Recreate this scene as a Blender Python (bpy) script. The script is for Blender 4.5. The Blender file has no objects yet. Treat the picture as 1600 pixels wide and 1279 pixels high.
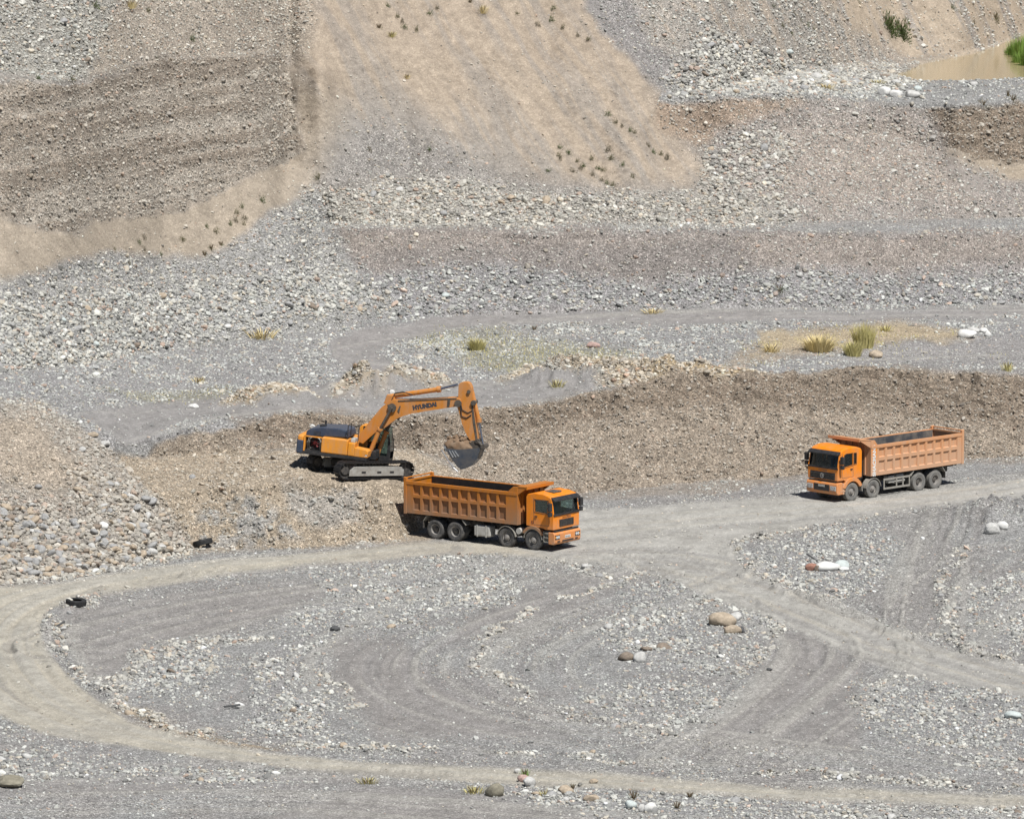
import bpy, bmesh, math, random
import numpy as np
from mathutils import Matrix, Vector, Euler
R = math.radians
random.seed(7); rng = np.random.default_rng(11)
S = bpy.context.scene
COL = S.collection

# ------------------------------------------------------------------ camera, sky, sun, exposure
FPX = 11400.0; PW = 1600.0; PC = R(7.9); CAMZ = 62.6      # focal length in photo pixels, frame width, pitch, height over pit floor
cd = bpy.data.cameras.new('camera'); cam = bpy.data.objects.new('camera', cd); COL.objects.link(cam)
cd.sensor_fit = 'HORIZONTAL'; cd.sensor_width = 36.0; cd.lens = FPX / PW * 36.0
cd.clip_start = 1.0; cd.clip_end = 6000
cam.location = (0, 0, CAMZ); cam.rotation_euler = (math.pi/2 - PC, 0, 0)
S.camera = cam
SUN_EL = R(58); SX, SY = 0.50, -0.87                       # horizontal direction towards the sun
w = bpy.data.worlds.new('World'); S.world = w; w.use_nodes = True
nt = w.node_tree; bg = nt.nodes['Background']
sky = nt.nodes.new('ShaderNodeTexSky'); sky.sky_type = 'NISHITA'; sky.sun_disc = False
sky.sun_elevation = SUN_EL; sky.sun_rotation = math.atan2(SX, SY); sky.altitude = 900
nt.links.new(sky.outputs[0], bg.inputs[0]); bg.inputs[1].default_value = 0.05
sl = bpy.data.lights.new('sun', 'SUN'); sl.energy = 5.0; sl.angle = R(0.53); sl.color = (1.0, .98, .945)
so = bpy.data.objects.new('sun', sl); COL.objects.link(so)
hd = Vector((SX, SY, 0)).normalized() * math.cos(SUN_EL) + Vector((0, 0, math.sin(SUN_EL)))
so.rotation_euler = hd.to_track_quat('Z', 'Y').to_euler(); so.location = (0, 350, 120)
S.view_settings.view_transform = 'Standard'; S.view_settings.look = 'None'
S.view_settings.gamma = 1.0; S.view_settings.exposure = 0.18; S.view_settings.use_curve_mapping = False
S.render.engine = 'CYCLES'; S.cycles.max_bounces = 5; S.cycles.diffuse_bounces = 2; S.cycles.transparent_max_bounces = 12
S.cycles.use_denoising = False if False else S.cycles.use_denoising

# ------------------------------------------------------------------ helpers
def lin(r, g, b):
    f = lambda c: (c/255/12.92) if c/255 <= .04045 else ((c/255+.055)/1.055)**2.4
    return (f(r), f(g), f(b))
def tag(o, label=None, cat=None, group=None, kind=None):
    for k, v in (('label', label), ('category', cat), ('group', group), ('kind', kind)):
        if v: o[k] = v
    return o
def empty(name, loc, rot=(0, 0, 0), scale=1):
    o = bpy.data.objects.new(name, None); COL.objects.link(o); o.location = loc; o.rotation_euler = rot
    o.scale = (scale,)*3; o.empty_display_size = .3
    return o

class MB:
    """collects shapes, then links them as one mesh object"""
    def __init__(s, M=None): s.v = []; s.f = []; s.mi = []; s.sm = []; s.M = M
    def add(s, vs, fs, mi=0, smooth=False):
        n = len(s.v); s.v += [tuple(v) for v in vs]
        for f in fs: s.f.append(tuple(i+n for i in f)); s.mi.append(mi); s.sm.append(smooth)
        return s
    def box(s, x0, x1, y0, y1, z0, z1, mi=0, ch=0.0):
        if ch <= 0:
            vs = [(x, y, z) for x in (x0, x1) for y in (y0, y1) for z in (z0, z1)]
            return s.add(vs, [(0, 1, 3, 2), (4, 6, 7, 5), (0, 4, 5, 1), (2, 3, 7, 6), (0, 2, 6, 4), (1, 5, 7, 3)], mi)
        bm = bmesh.new(); bmesh.ops.create_cube(bm, size=1)
        for v in bm.verts: v.co = Vector(((x0+x1)/2+v.co.x*(x1-x0), (y0+y1)/2+v.co.y*(y1-y0), (z0+z1)/2+v.co.z*(z1-z0)))
        bmesh.ops.bevel(bm, geom=bm.edges[:], offset=ch, segments=2, affect='EDGES', profile=.5)
        bm.verts.index_update(); s.add([v.co[:] for v in bm.verts], [[v.index for v in f.verts] for f in bm.faces], mi); bm.free(); return s
    def prism(s, pts, y0, y1, mi=0, ch=0.0):
        """polygon of (x,z) extruded along y"""
        n = len(pts); a = sum(pts[i][0]*pts[(i+1) % n][1]-pts[(i+1) % n][0]*pts[i][1] for i in range(n))
        if a < 0: pts = pts[::-1]
        bm = bmesh.new(); f0 = [bm.verts.new((p[0], y0, p[1])) for p in pts]; f1 = [bm.verts.new((p[0], y1, p[1])) for p in pts]
        bm.faces.new(f0); bm.faces.new(f1[::-1])
        for i in range(n): bm.faces.new((f0[(i+1) % n], f0[i], f1[i], f1[(i+1) % n]))
        if ch > 0: bmesh.ops.bevel(bm, geom=bm.edges[:], offset=ch, segments=2, affect='EDGES', profile=.5)
        bmesh.ops.triangulate(bm, faces=[f for f in bm.faces if len(f.verts) > 4])
        bmesh.ops.recalc_face_normals(bm, faces=bm.faces[:])
        bm.verts.index_update(); s.add([v.co[:] for v in bm.verts], [[v.index for v in f.verts] for f in bm.faces], mi); bm.free(); return s
    def lathe(s, prof, c, axis='y', n=32, mi=0, smooth=True):
        """profile of (r, h) turned about an axis through c"""
        vs = []; q = [prof[0]]; brk = []
        for i in range(1, len(prof)-1):
            a1 = math.atan2(prof[i][1]-prof[i-1][1], prof[i][0]-prof[i-1][0]); a2 = math.atan2(prof[i+1][1]-prof[i][1], prof[i+1][0]-prof[i][0]); q.append(prof[i])
            if abs((a2-a1+math.pi) % (2*math.pi)-math.pi) > .6: brk.append(len(q)-1); q.append(prof[i])
        prof = q+[prof[-1]]
        for (r, h) in prof:
            for k in range(n):
                a = 2*math.pi*k/n; p, q = r*math.cos(a), r*math.sin(a)
                d = {'y': (p, h, q), 'x': (h, p, q), 'z': (p, q, h)}[axis]
                vs.append((c[0]+d[0], c[1]+d[1], c[2]+d[2]))
        fs = []
        for i in range(len(prof)-1):
            if i in brk: continue
            for k in range(n):
                a, b = i*n+k, i*n+(k+1) % n
                fs.append((a, b, b+n, a+n) if axis != 'y' else (a, a+n, b+n, b))
        return s.add(vs, fs, mi, smooth)
    def tube(s, pts, r, n=8, mi=0, caps=True, smooth=True):
        pts = [Vector(p) for p in pts]; rings = []; vs = []
        rr = r if isinstance(r, (list, tuple)) else [r]*len(pts)
        for i, p in enumerate(pts):
            t = (pts[min(i+1, len(pts)-1)] - pts[max(i-1, 0)]).normalized()
            u = t.cross(Vector((0, 0, 1)));
            if u.length < .05: u = t.cross(Vector((0, 1, 0)))
            u.normalize(); v = t.cross(u)
            for k in range(n):
                a = 2*math.pi*k/n; vs.append((p + (u*math.cos(a)+v*math.sin(a))*rr[i])[:])
        fs = [(i*n+k, i*n+(k+1) % n, (i+1)*n+(k+1) % n, (i+1)*n+k) for i in range(len(pts)-1) for k in range(n)]
        s.add(vs, fs, mi, smooth)
        if caps: s.add(vs[:n], [tuple(range(n))[::-1]], mi); s.add(vs[-n:], [tuple(range(n))], mi)
        return s
    def build(s, name, mats, parent=None, label=None):
        me = bpy.data.meshes.new(name); V = s.v
        if s.M is not None: V = [(s.M @ Vector(v))[:] for v in V]
        me.from_pydata(V, [], s.f)
        mats = mats if isinstance(mats, (list, tuple)) else [mats]
        for m in mats: me.materials.append(m)
        me.polygons.foreach_set('material_index', s.mi); me.polygons.foreach_set('use_smooth', s.sm)
        me.update(); o = bpy.data.objects.new(name, me); COL.objects.link(o); o.parent = parent
        if label: o['label'] = label
        return o
def inst(src, name, parent=None, loc=None, M=None):
    o = bpy.data.objects.new(name, src.data); COL.objects.link(o); o.parent = parent
    if M is not None: o.matrix_local = M
    elif loc is not None: o.location = loc
    return o

# ------------------------------------------------------------------ materials
class N:
    def __init__(s, name):
        s.m = bpy.data.materials.new(name); s.m.use_nodes = True; s.t = s.m.node_tree; s.b = s.t.nodes['Principled BSDF']
    def n(s, typ, **kw):
        o = s.t.nodes.new(typ)
        for k, v in kw.items(): setattr(o, k, v)
        return o
    def l(s, a, b): s.t.links.new(a, b)
    def noise(s, scale, detail=4, rough=.6, vec=None):
        o = s.n('ShaderNodeTexNoise'); o.inputs['Scale'].default_value = scale; o.inputs['Detail'].default_value = detail; o.inputs['Roughness'].default_value = rough
        if vec: s.l(vec, o.inputs['Vector'])
        return o.outputs['Fac']
    def ramp(s, fac, stops):
        o = s.n('ShaderNodeValToRGB'); e = o.color_ramp.elements
        while len(e) < len(stops): e.new(.5)
        for i, (p, c) in enumerate(stops):
            e[i].position = p; e[i].color = (*((c,)*3 if isinstance(c, (int, float)) else c), 1)
        s.l(fac, o.inputs[0]); return o.outputs[0]
    def mix(s, fac, a, b, mode='MIX'):
        o = s.n('ShaderNodeMix', data_type='RGBA', blend_type=mode)
        for sock, v in ((o.inputs[0], fac), (o.inputs[6], a), (o.inputs[7], b)):
            if hasattr(v, 'links'): s.l(v, sock)
            elif isinstance(v, (int, float)): sock.default_value = v
            else: sock.default_value = (*v, 1)
        return o.outputs[2]
    def math(s, op, a, b=0.0, clamp=False):
        o = s.n('ShaderNodeMath', operation=op); o.use_clamp = clamp
        for i, v in enumerate((a, b)):
            if hasattr(v, 'links'): s.l(v, o.inputs[i])
            else: o.inputs[i].default_value = v
        return o.outputs[0]
    def bump(s, h, strength, dist):
        o = s.n('ShaderNodeBump'); o.inputs['Strength'].default_value = strength; o.inputs['Distance'].default_value = dist
        s.l(h, o.inputs['Height']); s.l(o.outputs[0], s.b.inputs['Normal'])

def plain(name, c, rough=.6, metal=0.0, spec=.4, dirt=None, dirtamt=.4, scale=6.0):
    k = N(name); k.b.inputs['Roughness'].default_value = rough; k.b.inputs['Metallic'].default_value = metal
    k.b.inputs['Specular IOR Level'].default_value = spec
    tc = k.n('ShaderNodeTexCoord').outputs['Object']
    if dirt is None: dirt = tuple(x*.7 for x in c)
    f = k.ramp(k.noise(scale, 6, .7, tc), [(.38, 0), (.7, dirtamt)])
    k.l(k.mix(f, c, dirt), k.b.inputs['Base Color'])
    return k.m
DUST = (.36, .285, .215)
def paint(name, c, dustlo, dusthi, zlo, zhi, base_dust=.12, rough=.42, dust=DUST, chips=.55):
    """vehicle paint with road dust thickening towards the wheels"""
    k = N(name); k.b.inputs['Specular IOR Level'].default_value = .4
    tc = k.n('ShaderNodeTexCoord').outputs['Object']
    sp = k.n('ShaderNodeSeparateXYZ'); k.l(tc, sp.inputs[0])
    mr = k.n('ShaderNodeMapRange'); k.l(sp.outputs[2], mr.inputs[0])
    for i, v in ((1, zlo), (2, zhi), (3, dustlo), (4, dusthi)): mr.inputs[i].default_value = v
    mp = k.n('ShaderNodeMapping'); mp.inputs['Scale'].default_value = (1.3, 1.3, .35); k.l(tc, mp.inputs[0])
    n1 = k.noise(2.2, 9, .75, mp.outputs[0]); n2 = k.noise(22, 4, .6, mp.outputs[0])
    a = k.math('MULTIPLY', k.math('SUBTRACT', n1, .48), 1.6); a = k.math('ADD', a, mr.outputs[0])
    a = k.math('ADD', a, k.math('MULTIPLY', k.math('SUBTRACT', n2, .5), .35), True)
    c2 = k.mix(k.ramp(k.noise(1.2, 3, .6, tc), [(.35, 0.0), (.7, .45)]), c, tuple(x*.8 for x in c))
    c2 = k.mix(k.ramp(k.noise(13, 9, .75, tc), [(.60, 0), (.68, chips)]), c2, (.13, .075, .045))
    k.l(k.mix(a, c2, dust), k.b.inputs['Base Color'])
    k.l(k.math('ADD', k.math('MULTIPLY', a, .45), rough, True), k.b.inputs['Roughness'])
    k.bump(n2, .08, .01)
    return k.m
ORANGE = (.80, .265, .018)
M = {}
M['box_panel'] = paint('box_panel_brown', (.36, .115, .010), .95, .15, 1.3, 3.0, dust=(.20, .115, .07))  # recessed side panels, coloured darker and browner than the box walls
M['post_orange'] = paint('corner_post_orange', (.76, .25, .02), .95, .05, 1.2, 2.9, dust=(.50, .36, .26))
M['cab_orange'] = paint('cab_orange', (.82, .24, .006), .5, .0, .6, 2.0)
M['box_orange'] = paint('box_orange', (.50, .165, .012), .9, .05, 1.2, 2.8, dust=(.31, .18, .105))
M['box_peach'] = paint('box_peach', (.66, .24, .05), 1.05, .6, 1.1, 3.1, dust=(.50, .30, .185))
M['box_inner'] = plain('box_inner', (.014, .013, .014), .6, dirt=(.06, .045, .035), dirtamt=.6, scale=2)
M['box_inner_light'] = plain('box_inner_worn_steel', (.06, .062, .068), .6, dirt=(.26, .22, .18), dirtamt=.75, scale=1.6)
M['dig_yellow'] = paint('digger_yellow', (.76, .29, .02), .2, .05, .8, 2.4)
M['boom_orange'] = paint('boom_orange', (.55, .20, .022), .15, .15, 1.0, 6.0)
M['black'] = plain('black_plastic', (.018, .019, .022), .5, dirt=(.09, .08, .07), dirtamt=.5)
M['hood'] = plain('engine_hood_dark_blue', (.035, .05, .085), .38, dirt=(.12, .12, .12), dirtamt=.3)
M['chassis'] = plain('chassis_dark', (.035, .034, .034), .75, dirt=(.2, .17, .14), dirtamt=.6)
M['dusty_steel'] = plain('dusty_steel', (.30, .285, .25), .75, dirt=(.16, .14, .12), dirtamt=.7)
M['pale_metal'] = plain('pale_dusty_metal', (.47, .46, .43), .6, dirt=(.25, .22, .18), dirtamt=.6)
M['tyre'] = plain('tyre_rubber', (.055, .055, .057), .85, dirt=(.21, .195, .175), dirtamt=.75, scale=4)
M['tyre_dusty'] = plain('dusty_tyre_rubber', (.13, .128, .122), .9, dirt=(.27, .25, .22), dirtamt=.7, scale=4)
M['tyre_dark'] = plain('discarded_tyre_rubber', (.014, .014, .015), .7, dirt=(.08, .08, .075), dirtamt=.35)
M['rim'] = plain('rim_dusty', (.20, .19, .18), .7, dirt=(.33, .3, .26), dirtamt=.8, scale=7)
M['hub'] = plain('hub_dark', (.06, .055, .05), .7, dirt=(.25, .22, .19), dirtamt=.5)
M['frame_pale'] = plain('track_frame_dusty', (.36, .35, .32), .7, dirt=(.2, .17, .14), dirtamt=.8, scale=3)
M['steel_bucket'] = plain('bucket_steel', (.085, .10, .125), .38, metal=.5, spec=.5, dirt=(.26, .23, .19), dirtamt=.5, scale=3)
M['bright_steel'] = plain('worn_bright_steel', (.62, .64, .66), .3, metal=.8)
M['rod'] = plain('chrome_rod', (.30, .33, .42), .22, metal=.9)
M['link_dark'] = plain('greasy_linkage', (.05, .045, .04), .6, dirt=(.2, .16, .12), dirtamt=.6)
M['dirt_load'] = plain('damp_earth', (.16, .10, .058), .95, dirt=(.27, .2, .14), dirtamt=.8, scale=3)
M['red'] = plain('fan_red', (.16, .025, .025), .5)
M['seat'] = plain('cab_interior', (.03, .03, .032), .8)
M['white'] = plain('white_paint', (.72, .72, .70), .5, dirt=(.4, .36, .3), dirtamt=.4)
M['plate_ink'] = plain('plate_ink', (.05, .05, .06), .5)
M['lamp_orange'] = plain('indicator_orange', (.85, .35, .03), .25)
M['chrome'] = plain('chrome', (.6, .6, .6), .2, metal=.9)
def glass(name, tint, op):
    k = N(name); t = k.n('ShaderNodeBsdfTransparent'); t.inputs[0].default_value = (*tint, 1)
    g = k.n('ShaderNodeBsdfGlossy'); g.inputs['Roughness'].default_value = .06; g.inputs[0].default_value = (.9, .95, 1, 1)
    d = k.n('ShaderNodeBsdfDiffuse'); d.inputs[0].default_value = (.05, .075, .075, 1)
    m1 = k.n('ShaderNodeMixShader'); m1.inputs[0].default_value = op; k.l(t.outputs[0], m1.inputs[1]); k.l(d.outputs[0], m1.inputs[2])
    fr = k.n('ShaderNodeFresnel'); fr.inputs[0].default_value = 1.5
    m2 = k.n('ShaderNodeMixShader'); k.l(fr.outputs[0], m2.inputs[0]); k.l(m1.outputs[0], m2.inputs[1]); k.l(g.outputs[0], m2.inputs[2])
    k.l(m2.outputs[0], k.t.nodes['Material Output'].inputs[0]); return k.m
M['glass'] = glass('window_glass', (.66, .76, .74), .12)
M['lamp_glass'] = plain('lamp_lens', (.55, .56, .56), .12, spec=.8)

# ------------------------------------------------------------------ numpy noise
TAB = rng.random((8, 512, 512)).astype(np.float32)
def vn(x, y, seed=0):
    t = TAB[seed % 8]; x = np.asarray(x)+seed*37.3; y = np.asarray(y)+seed*91.7
    xi = np.floor(x).astype(np.int64); yi = np.floor(y).astype(np.int64); fx = x-xi; fy = y-yi
    fx = fx*fx*(3-2*fx); fy = fy*fy*(3-2*fy)
    a = t[xi & 511, yi & 511]; b = t[(xi+1) & 511, yi & 511]; c = t[xi & 511, (yi+1) & 511]; d = t[(xi+1) & 511, (yi+1) & 511]
    return (a*(1-fx)+b*fx)*(1-fy)+(c*(1-fx)+d*fx)*fy - .5
def fbm(x, y, o=4, seed=0, g=.5):
    s = 0; a = 1; 
    for i in range(o): s = s + a*vn(x*2**i, y*2**i, seed+i); a *= g
    return s
def sstep(a, b, x):
    t = np.clip((x-a)/(b-a), 0, 1); return t*t*(3-2*t)

# ------------------------------------------------------------------ terrain: lofted benches and faces surveyed from the photograph
cP, sP = math.cos(PC), math.sin(PC)
def tdep(v): return (FPX*sP - (639.5-v)*cP) / (FPX*cP + (639.5-v)*sP)      # tangent of the angle below the horizon
def proj(X, Y, Z):
    dep = Y*cP - (Z-CAMZ)*sP; up = Y*sP + (Z-CAMZ)*cP
    return 800 + FPX*X/dep, 639.5 - FPX*up/dep
KU = [-200, 0, 100, 200, 300, 400, 450, 500, 600, 650, 700, 760, 850, 1000, 1100, 1200, 1300, 1400, 1500, 1600, 1800]
KV = [  # toe of pit wall, bench edge, bench back, crest, terrace toe, embankment crest, its back, cliff foot, cliff top, bench back, top
 [925,915,905,888,862,861,860,857,848,832,812,795,774,764,758,750,735,725,722,718,712],
 [790,785,775,785,772,762,758,757,757,762,775,772,745,725,715,705,692,680,680,680,675],
 [720,715,712,722,715,708,705,704,702,706,725,728,705,685,675,665,652,640,642,645,640],
 [630,630,655,700,672,657,655,655,655,653,650,645,632,607,597,590,582,582,587,592,600],
 [600,590,575,560,545,530,522,515,505,503,500,499,495,488,486,485,484,482,480,478,476],
 [480,470,450,440,430,412,395,362,364,364,364,366,372,364,366,368,368,370,370,372,372],
 [470,460,440,430,420,400,385,350,352,354,354,355,358,352,352,352,348,346,345,343,340],
 [330,338,356,344,314,275,252,262,262,262,260,260,255,235,208,205,205,215,255,262,262],
 [130,132,135,105,98,92,90,120,130,130,130,130,135,150,158,156,160,165,166,165,165],
 [115,116,113,102,90,80,80,90,90,90,90,90,90,125,145,125,105,93,85,60,40],
 [-160]*21]
KS = [
 None,
 [26,26,26,32,36,38,38,38,40,46,36,36,36,36,36,36,36,36,36,36,36],
 [26,26,24,10,5,4,3.5,3,2,2,12,34,36,36,36,36,36,36,36,36,36],
 [20,20,20,30,38,38,38,38,38,38,38,38,38,38,38,40,42,42,42,42,42],
 [3,3,3,2,1.2,1,1,1,1,1,1,1,1,1,1,1,1,1,1,1,1],
 [24,24,24,24,24,26,30,36,38,38,38,38,38,38,38,38,38,38,38,38,38],
 [24,24,24,24,24,24,20,8,5,5,5,5,5,4,3,3,3,3,3,3,3],
 [32,32,32,32,32,32,31,30,30,30,30,30,30,28,26,24,24,24,24,24,24],
 [46,46,46,46,45,43,41,38,35,34,34,34,34,34,38,40,40,42,45,46,46],
 [9,9,14,22,31,34,34,34,34,34,34,34,34,18,5,1.5,.8,.5,.4,.3,.3],
 [34]*21]
SMK = [0, 0, 8, 90, 90, 90, 70, 70, 60, 60, 30]
SEG = [90, 85, 60, 80, 75, 85, 14, 120, 110, 60, 110]
NC = 960
def kinterp(vals, u): return np.interp(u, KU, vals)
# columns: dense inside the frame, coarse outside
uc = np.concatenate([np.linspace(-2600, -80, 26)[:-1], np.linspace(-80, 1680, NC), np.linspace(1680, 4200, 26)[1:]])
AC = (uc-800)/(FPX*cP)
us = uc + 0*uc
def smooth_u(arr, k=21):
    p = np.pad(arr, k, mode='edge'); ker = np.hanning(2*k+1); ker /= ker.sum(); return np.convolve(p, ker, 'same')[k:-k]
Yk = []; Zk = []
jit = lambda s, a: smooth_u(a*(vn(uc/70., uc*0+s, s)+.35*vn(uc/24., uc*0+s, s+1)) * ((uc > -60) & (uc < 1660)), 4)
amp = [5, 6, 4, 7, 1.5, 3, 1.0, 8, 6, 1, 0]
near_floor = []
vp = [None]*11
for k in range(11):
    v = smooth_u(kinterp(KV[k], uc), 9) + jit(k, amp[k])
    if k and vp[k-1] is not None: v = np.minimum(v, vp[k-1]-2.0)
    vp[k] = v; t = tdep(v)
    if k == 0: Y = CAMZ/t; Z = 0*Y
    else:
        ta = np.tan(np.radians(smooth_u(kinterp(KS[k], uc), 12)))
        Y = (CAMZ - Zk[-1] + ta*Yk[-1])/(t+ta); Z = CAMZ - Y*t
        if SMK[k]: Z = smooth_u(Z, SMK[k]); Y = (CAMZ-Z)/t                # benches keep an even height along their length
        Y = np.maximum(Y, Yk[-1]+.5); Z = CAMZ-Y*t
    Yk.append(Y); Zk.append(Z)
rowsY = []; rowsZ = []; rowK = []
v_near = 1325.0; yn = CAMZ/tdep(v_near)
for y in (-60, 60, 150, 220, 270): rowsY.append(np.full_like(uc, y)); rowsZ.append(0*uc); rowK.append(-1)
nf = 330
for i in range(nf):
    v = v_near + (vp[0]-v_near)*i/nf
    rowsY.append(CAMZ/tdep(v)); rowsZ.append(0*uc); rowK.append(0)
for k in range(1, 11):
    n = SEG[k]
    for i in range(n):
        f = i/n; rowsY.append(Yk[k-1]*(1-f)+Yk[k]*f); rowsZ.append(Zk[k-1]*(1-f)+Zk[k]*f); rowK.append(k)
rowsY.append(Yk[-1]); rowsZ.append(Zk[-1]); rowK.append(10)
for dy, dz in ((20, 11), (60, 30), (140, 60), (300, 90), (900, 140)):
    rowsY.append(Yk[-1]+dy); rowsZ.append(Zk[-1]+dz); rowK.append(11)
Y = np.array(rowsY); Z0 = np.array(rowsZ); rowK = np.array(rowK); NR, NCC = Y.shape
X = AC[None, :]*Y
# soften the corners of the loft a little
for _ in range(3): Z0[1:-1] = .25*Z0[:-2]+.5*Z0[1:-1]+.25*Z0[2:]
for _ in range(10):
    Z0[:, 30:-30] = .25*Z0[:, 29:-31]+.5*Z0[:, 30:-30]+.25*Z0[:, 31:-29]; Y[:, 30:-30] = .25*Y[:, 29:-31]+.5*Y[:, 30:-30]+.25*Y[:, 31:-29]
X = AC[None, :]*Y
PU, PV = proj(X, Y, Z0)
T = Y + Z0*.9                                    # distance measured up the slope
KK = np.broadcast_to(rowK[:, None], Y.shape)
wu = PU + 26*fbm(X*.25, T*.12, 4, 1) + 7*fbm(X*1.4, T*.8, 3, 5)
wv = PV + 12*fbm(X*.25, T*.12, 4, 3) + 5*fbm(X*1.4, T*.8, 3, 6)

def poly(pts, feather=8, warp=1.0):
    """soft membership of every terrain vertex in an outline"""
    pts = np.array(pts, float); a = PU+(wu-PU)*warp; b = PV+(wv-PV)*warp; out = np.zeros(PU.shape)
    lo = pts.min(0)-feather*2-30; hi = pts.max(0)+feather*2+30
    m = (PU > lo[0]) & (PU < hi[0]) & (PV > lo[1]) & (PV < hi[1]); x = a[m]; y = b[m]
    if not m.any(): return out
    ins = np.zeros(x.shape, bool); d = np.full(x.shape, 1e9)
    for i in range(len(pts)):
        x0, y0 = pts[i-1]; x1, y1 = pts[i]
        c = ((y0 > y) != (y1 > y)); xx = (x1-x0)*(y-y0)/((y1-y0) if y1 != y0 else 1e-9)+x0; ins ^= c & (x < xx)
        L = (x1-x0)**2+(y1-y0)**2+1e-9; t = np.clip(((x-x0)*(x1-x0)+(y-y0)*(y1-y0))/L, 0, 1)
        d = np.minimum(d, (x-x0-t*(x1-x0))**2+(y-y0-t*(y1-y0))**2)
    d = np.sqrt(d); d = np.where(ins, d, -d); out[m] = sstep(-feather, feather, d); return out
def col_of(u): return np.interp(u, uc, np.arange(NCC))
def ground_px(u, v, Zs=None):
    """world point where the photograph's pixel (u,v) meets the terrain"""
    Zs = Z if Zs is None else Zs
    c = int(round(float(col_of(u)))); pv = PVF[:, c]; r = float(np.interp(-v, -pv[5:-5], np.arange(5, NR-5)))
    r0 = int(r); f = r-r0; y = Y[r0, c]*(1-f)+Y[r0+1, c]*f; z = Zs[r0, c]*(1-f)+Zs[r0+1, c]*f
    dep = y*cP-(z-CAMZ)*sP
    return Vector(((u-800)*dep/FPX, y, z))
def ground_z(x, y):
    c = int(round(float(np.interp(x/max(y, 1), AC, np.arange(NCC))))); return float(np.interp(y, Y[:, c], Z[:, c]))
PVF = PV.copy(); PVF[0] = 1e6
def chaikin(p, n=2):
    for _ in range(n):
        q = [p[0]]
        for a, b in zip(p[:-1], p[1:]): q += [(.75*a[0]+.25*b[0], .75*a[1]+.25*b[1]), (.25*a[0]+.75*b[0], .25*a[1]+.75*b[1])]
        p = q+[p[-1]]
    return p
def stroke(pts, width, off=0.0, wob=.25, sm=2):
    """soft band round a line, widths in metres on the ground"""
    pts = chaikin(pts, sm)
    P = np.array([ground_px(u, v, Z0)[:2] for u, v in pts]); P[:, 1] *= 1.0
    if off:
        tn = np.gradient(P, axis=0); tn /= np.linalg.norm(tn, axis=1)[:, None]+1e-9; P = P+np.stack([-tn[:, 1], tn[:, 0]], 1)*off
    lo = P.min(0)-width*3-1; hi = P.max(0)+width*3+1; out = np.zeros(PU.shape)
    m = (X > lo[0]) & (X < hi[0]) & (Y > lo[1]) & (Y < hi[1])
    x = X[m]+wob*width*fbm(X[m]*.8, Y[m]*.5, 3, 2)*2; y = Y[m]+wob*width*fbm(X[m]*.8, Y[m]*.5, 3, 4)*2
    d = np.full(x.shape, 1e9)
    for (x0, y0), (x1, y1) in zip(P[:-1], P[1:]):
        bb = max(width*3, 1); sel = (x > min(x0, x1)-bb) & (x < max(x0, x1)+bb) & (y > min(y0, y1)-bb) & (y < max(y0, y1)+bb)
        xs = x[sel]; ys = y[sel]; L = (x1-x0)**2+(y1-y0)**2+1e-9
        t = np.clip(((xs-x0)*(x1-x0)+(ys-y0)*(y1-y0))/L, 0, 1); d[sel] = np.minimum(d[sel], (xs-x0-t*(x1-x0))**2+(ys-y0-t*(y1-y0))**2)
    out[m] = np.exp(-d/(width*.5)**2*1.0); return out

# ---- zones
z = {}
z['cliffL'] = poly([(-90,128),(130,138),(250,100),(440,88),(447,110),(462,150),(470,232),(455,256),(400,275),(350,300),(290,322),(230,346),(150,348),(130,372),(70,368),(0,330),(-90,320)], 5, 1.15)
z['sandL'] = poly([(-90,320),(0,330),(70,368),(130,372),(150,348),(290,322),(400,275),(470,235),(462,150),(445,100),(480,80),(500,0),(500,-60),(600,180),(560,230),(470,300),(390,370),(330,400),(170,400),(80,432),(0,445),(-90,450)], 12)
z['fan'] = poly([(480,-90),(900,-90),(960,50),(1050,180),(1120,292),(1000,305),(860,290),(740,262),(640,215),(560,190),(460,120),(480,40)], 26)
z['fangrey'] = poly([(545,160),(640,175),(780,240),(860,290),(1000,305),(1120,292),(1110,310),(900,330),(700,300),(520,290),(470,310),(500,240)], 40)
z['rocktop'] = poly([(-90,-90),(190,-90),(190,0),(150,70),(130,128),(-90,125)], 10)
z['graveltop'] = poly([(190,-90),(480,-90),(480,80),(440,90),(250,98),(130,130),(150,60),(190,0)], 10)
z['stripe'] = poly([(880,-90),(960,-90),(1010,60),(1100,130),(1130,170),(1060,165),(1000,120),(930,30)], 10)
z['slopeR'] = poly([(960,-90),(1260,-90),(1400,90),(1430,105),(1200,145),(1040,158),(1010,90)], 10)
z['slopeR2'] = poly([(1240,-90),(1700,-90),(1700,30),(1600,80),(1430,100),(1330,40)], 10)
z['whitefoot'] = poly([(1100,40),(1180,80),(1280,115),(1420,120),(1440,140),(1250,160),(1060,160),(1040,120)], 16)
z['benchR'] = poly([(1040,150),(1330,125),(1500,135),(1700,120),(1700,168),(1460,170),(1320,162),(1040,163)], 5)
z['brownR'] = poly([(1035,160),(1280,160),(1260,190),(1170,200),(1100,230),(1040,200)], 10)
z['cliffR'] = poly([(1450,168),(1700,165),(1700,262),(1530,258),(1490,238),(1455,228),(1448,190)], 5, .6)
z['sandR'] = poly([(1440,225),(1530,256),(1700,262),(1700,300),(1590,292),(1510,320),(1470,262)], 9)
z['fanR'] = poly([(1120,205),(1300,165),(1450,170),(1480,250),(1600,300),(1700,300),(1700,345),(1100,352),(1150,290),(1120,250)], 16)
z['cobR'] = poly([(1110,230),(1200,200),(1260,230),(1230,290),(1250,345),(1060,350),(1090,300)], 16)
z['pinkR'] = poly([(1230,200),(1420,190),(1460,250),(1520,330),(1380,300),(1300,340),(1220,300)], 24)
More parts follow.
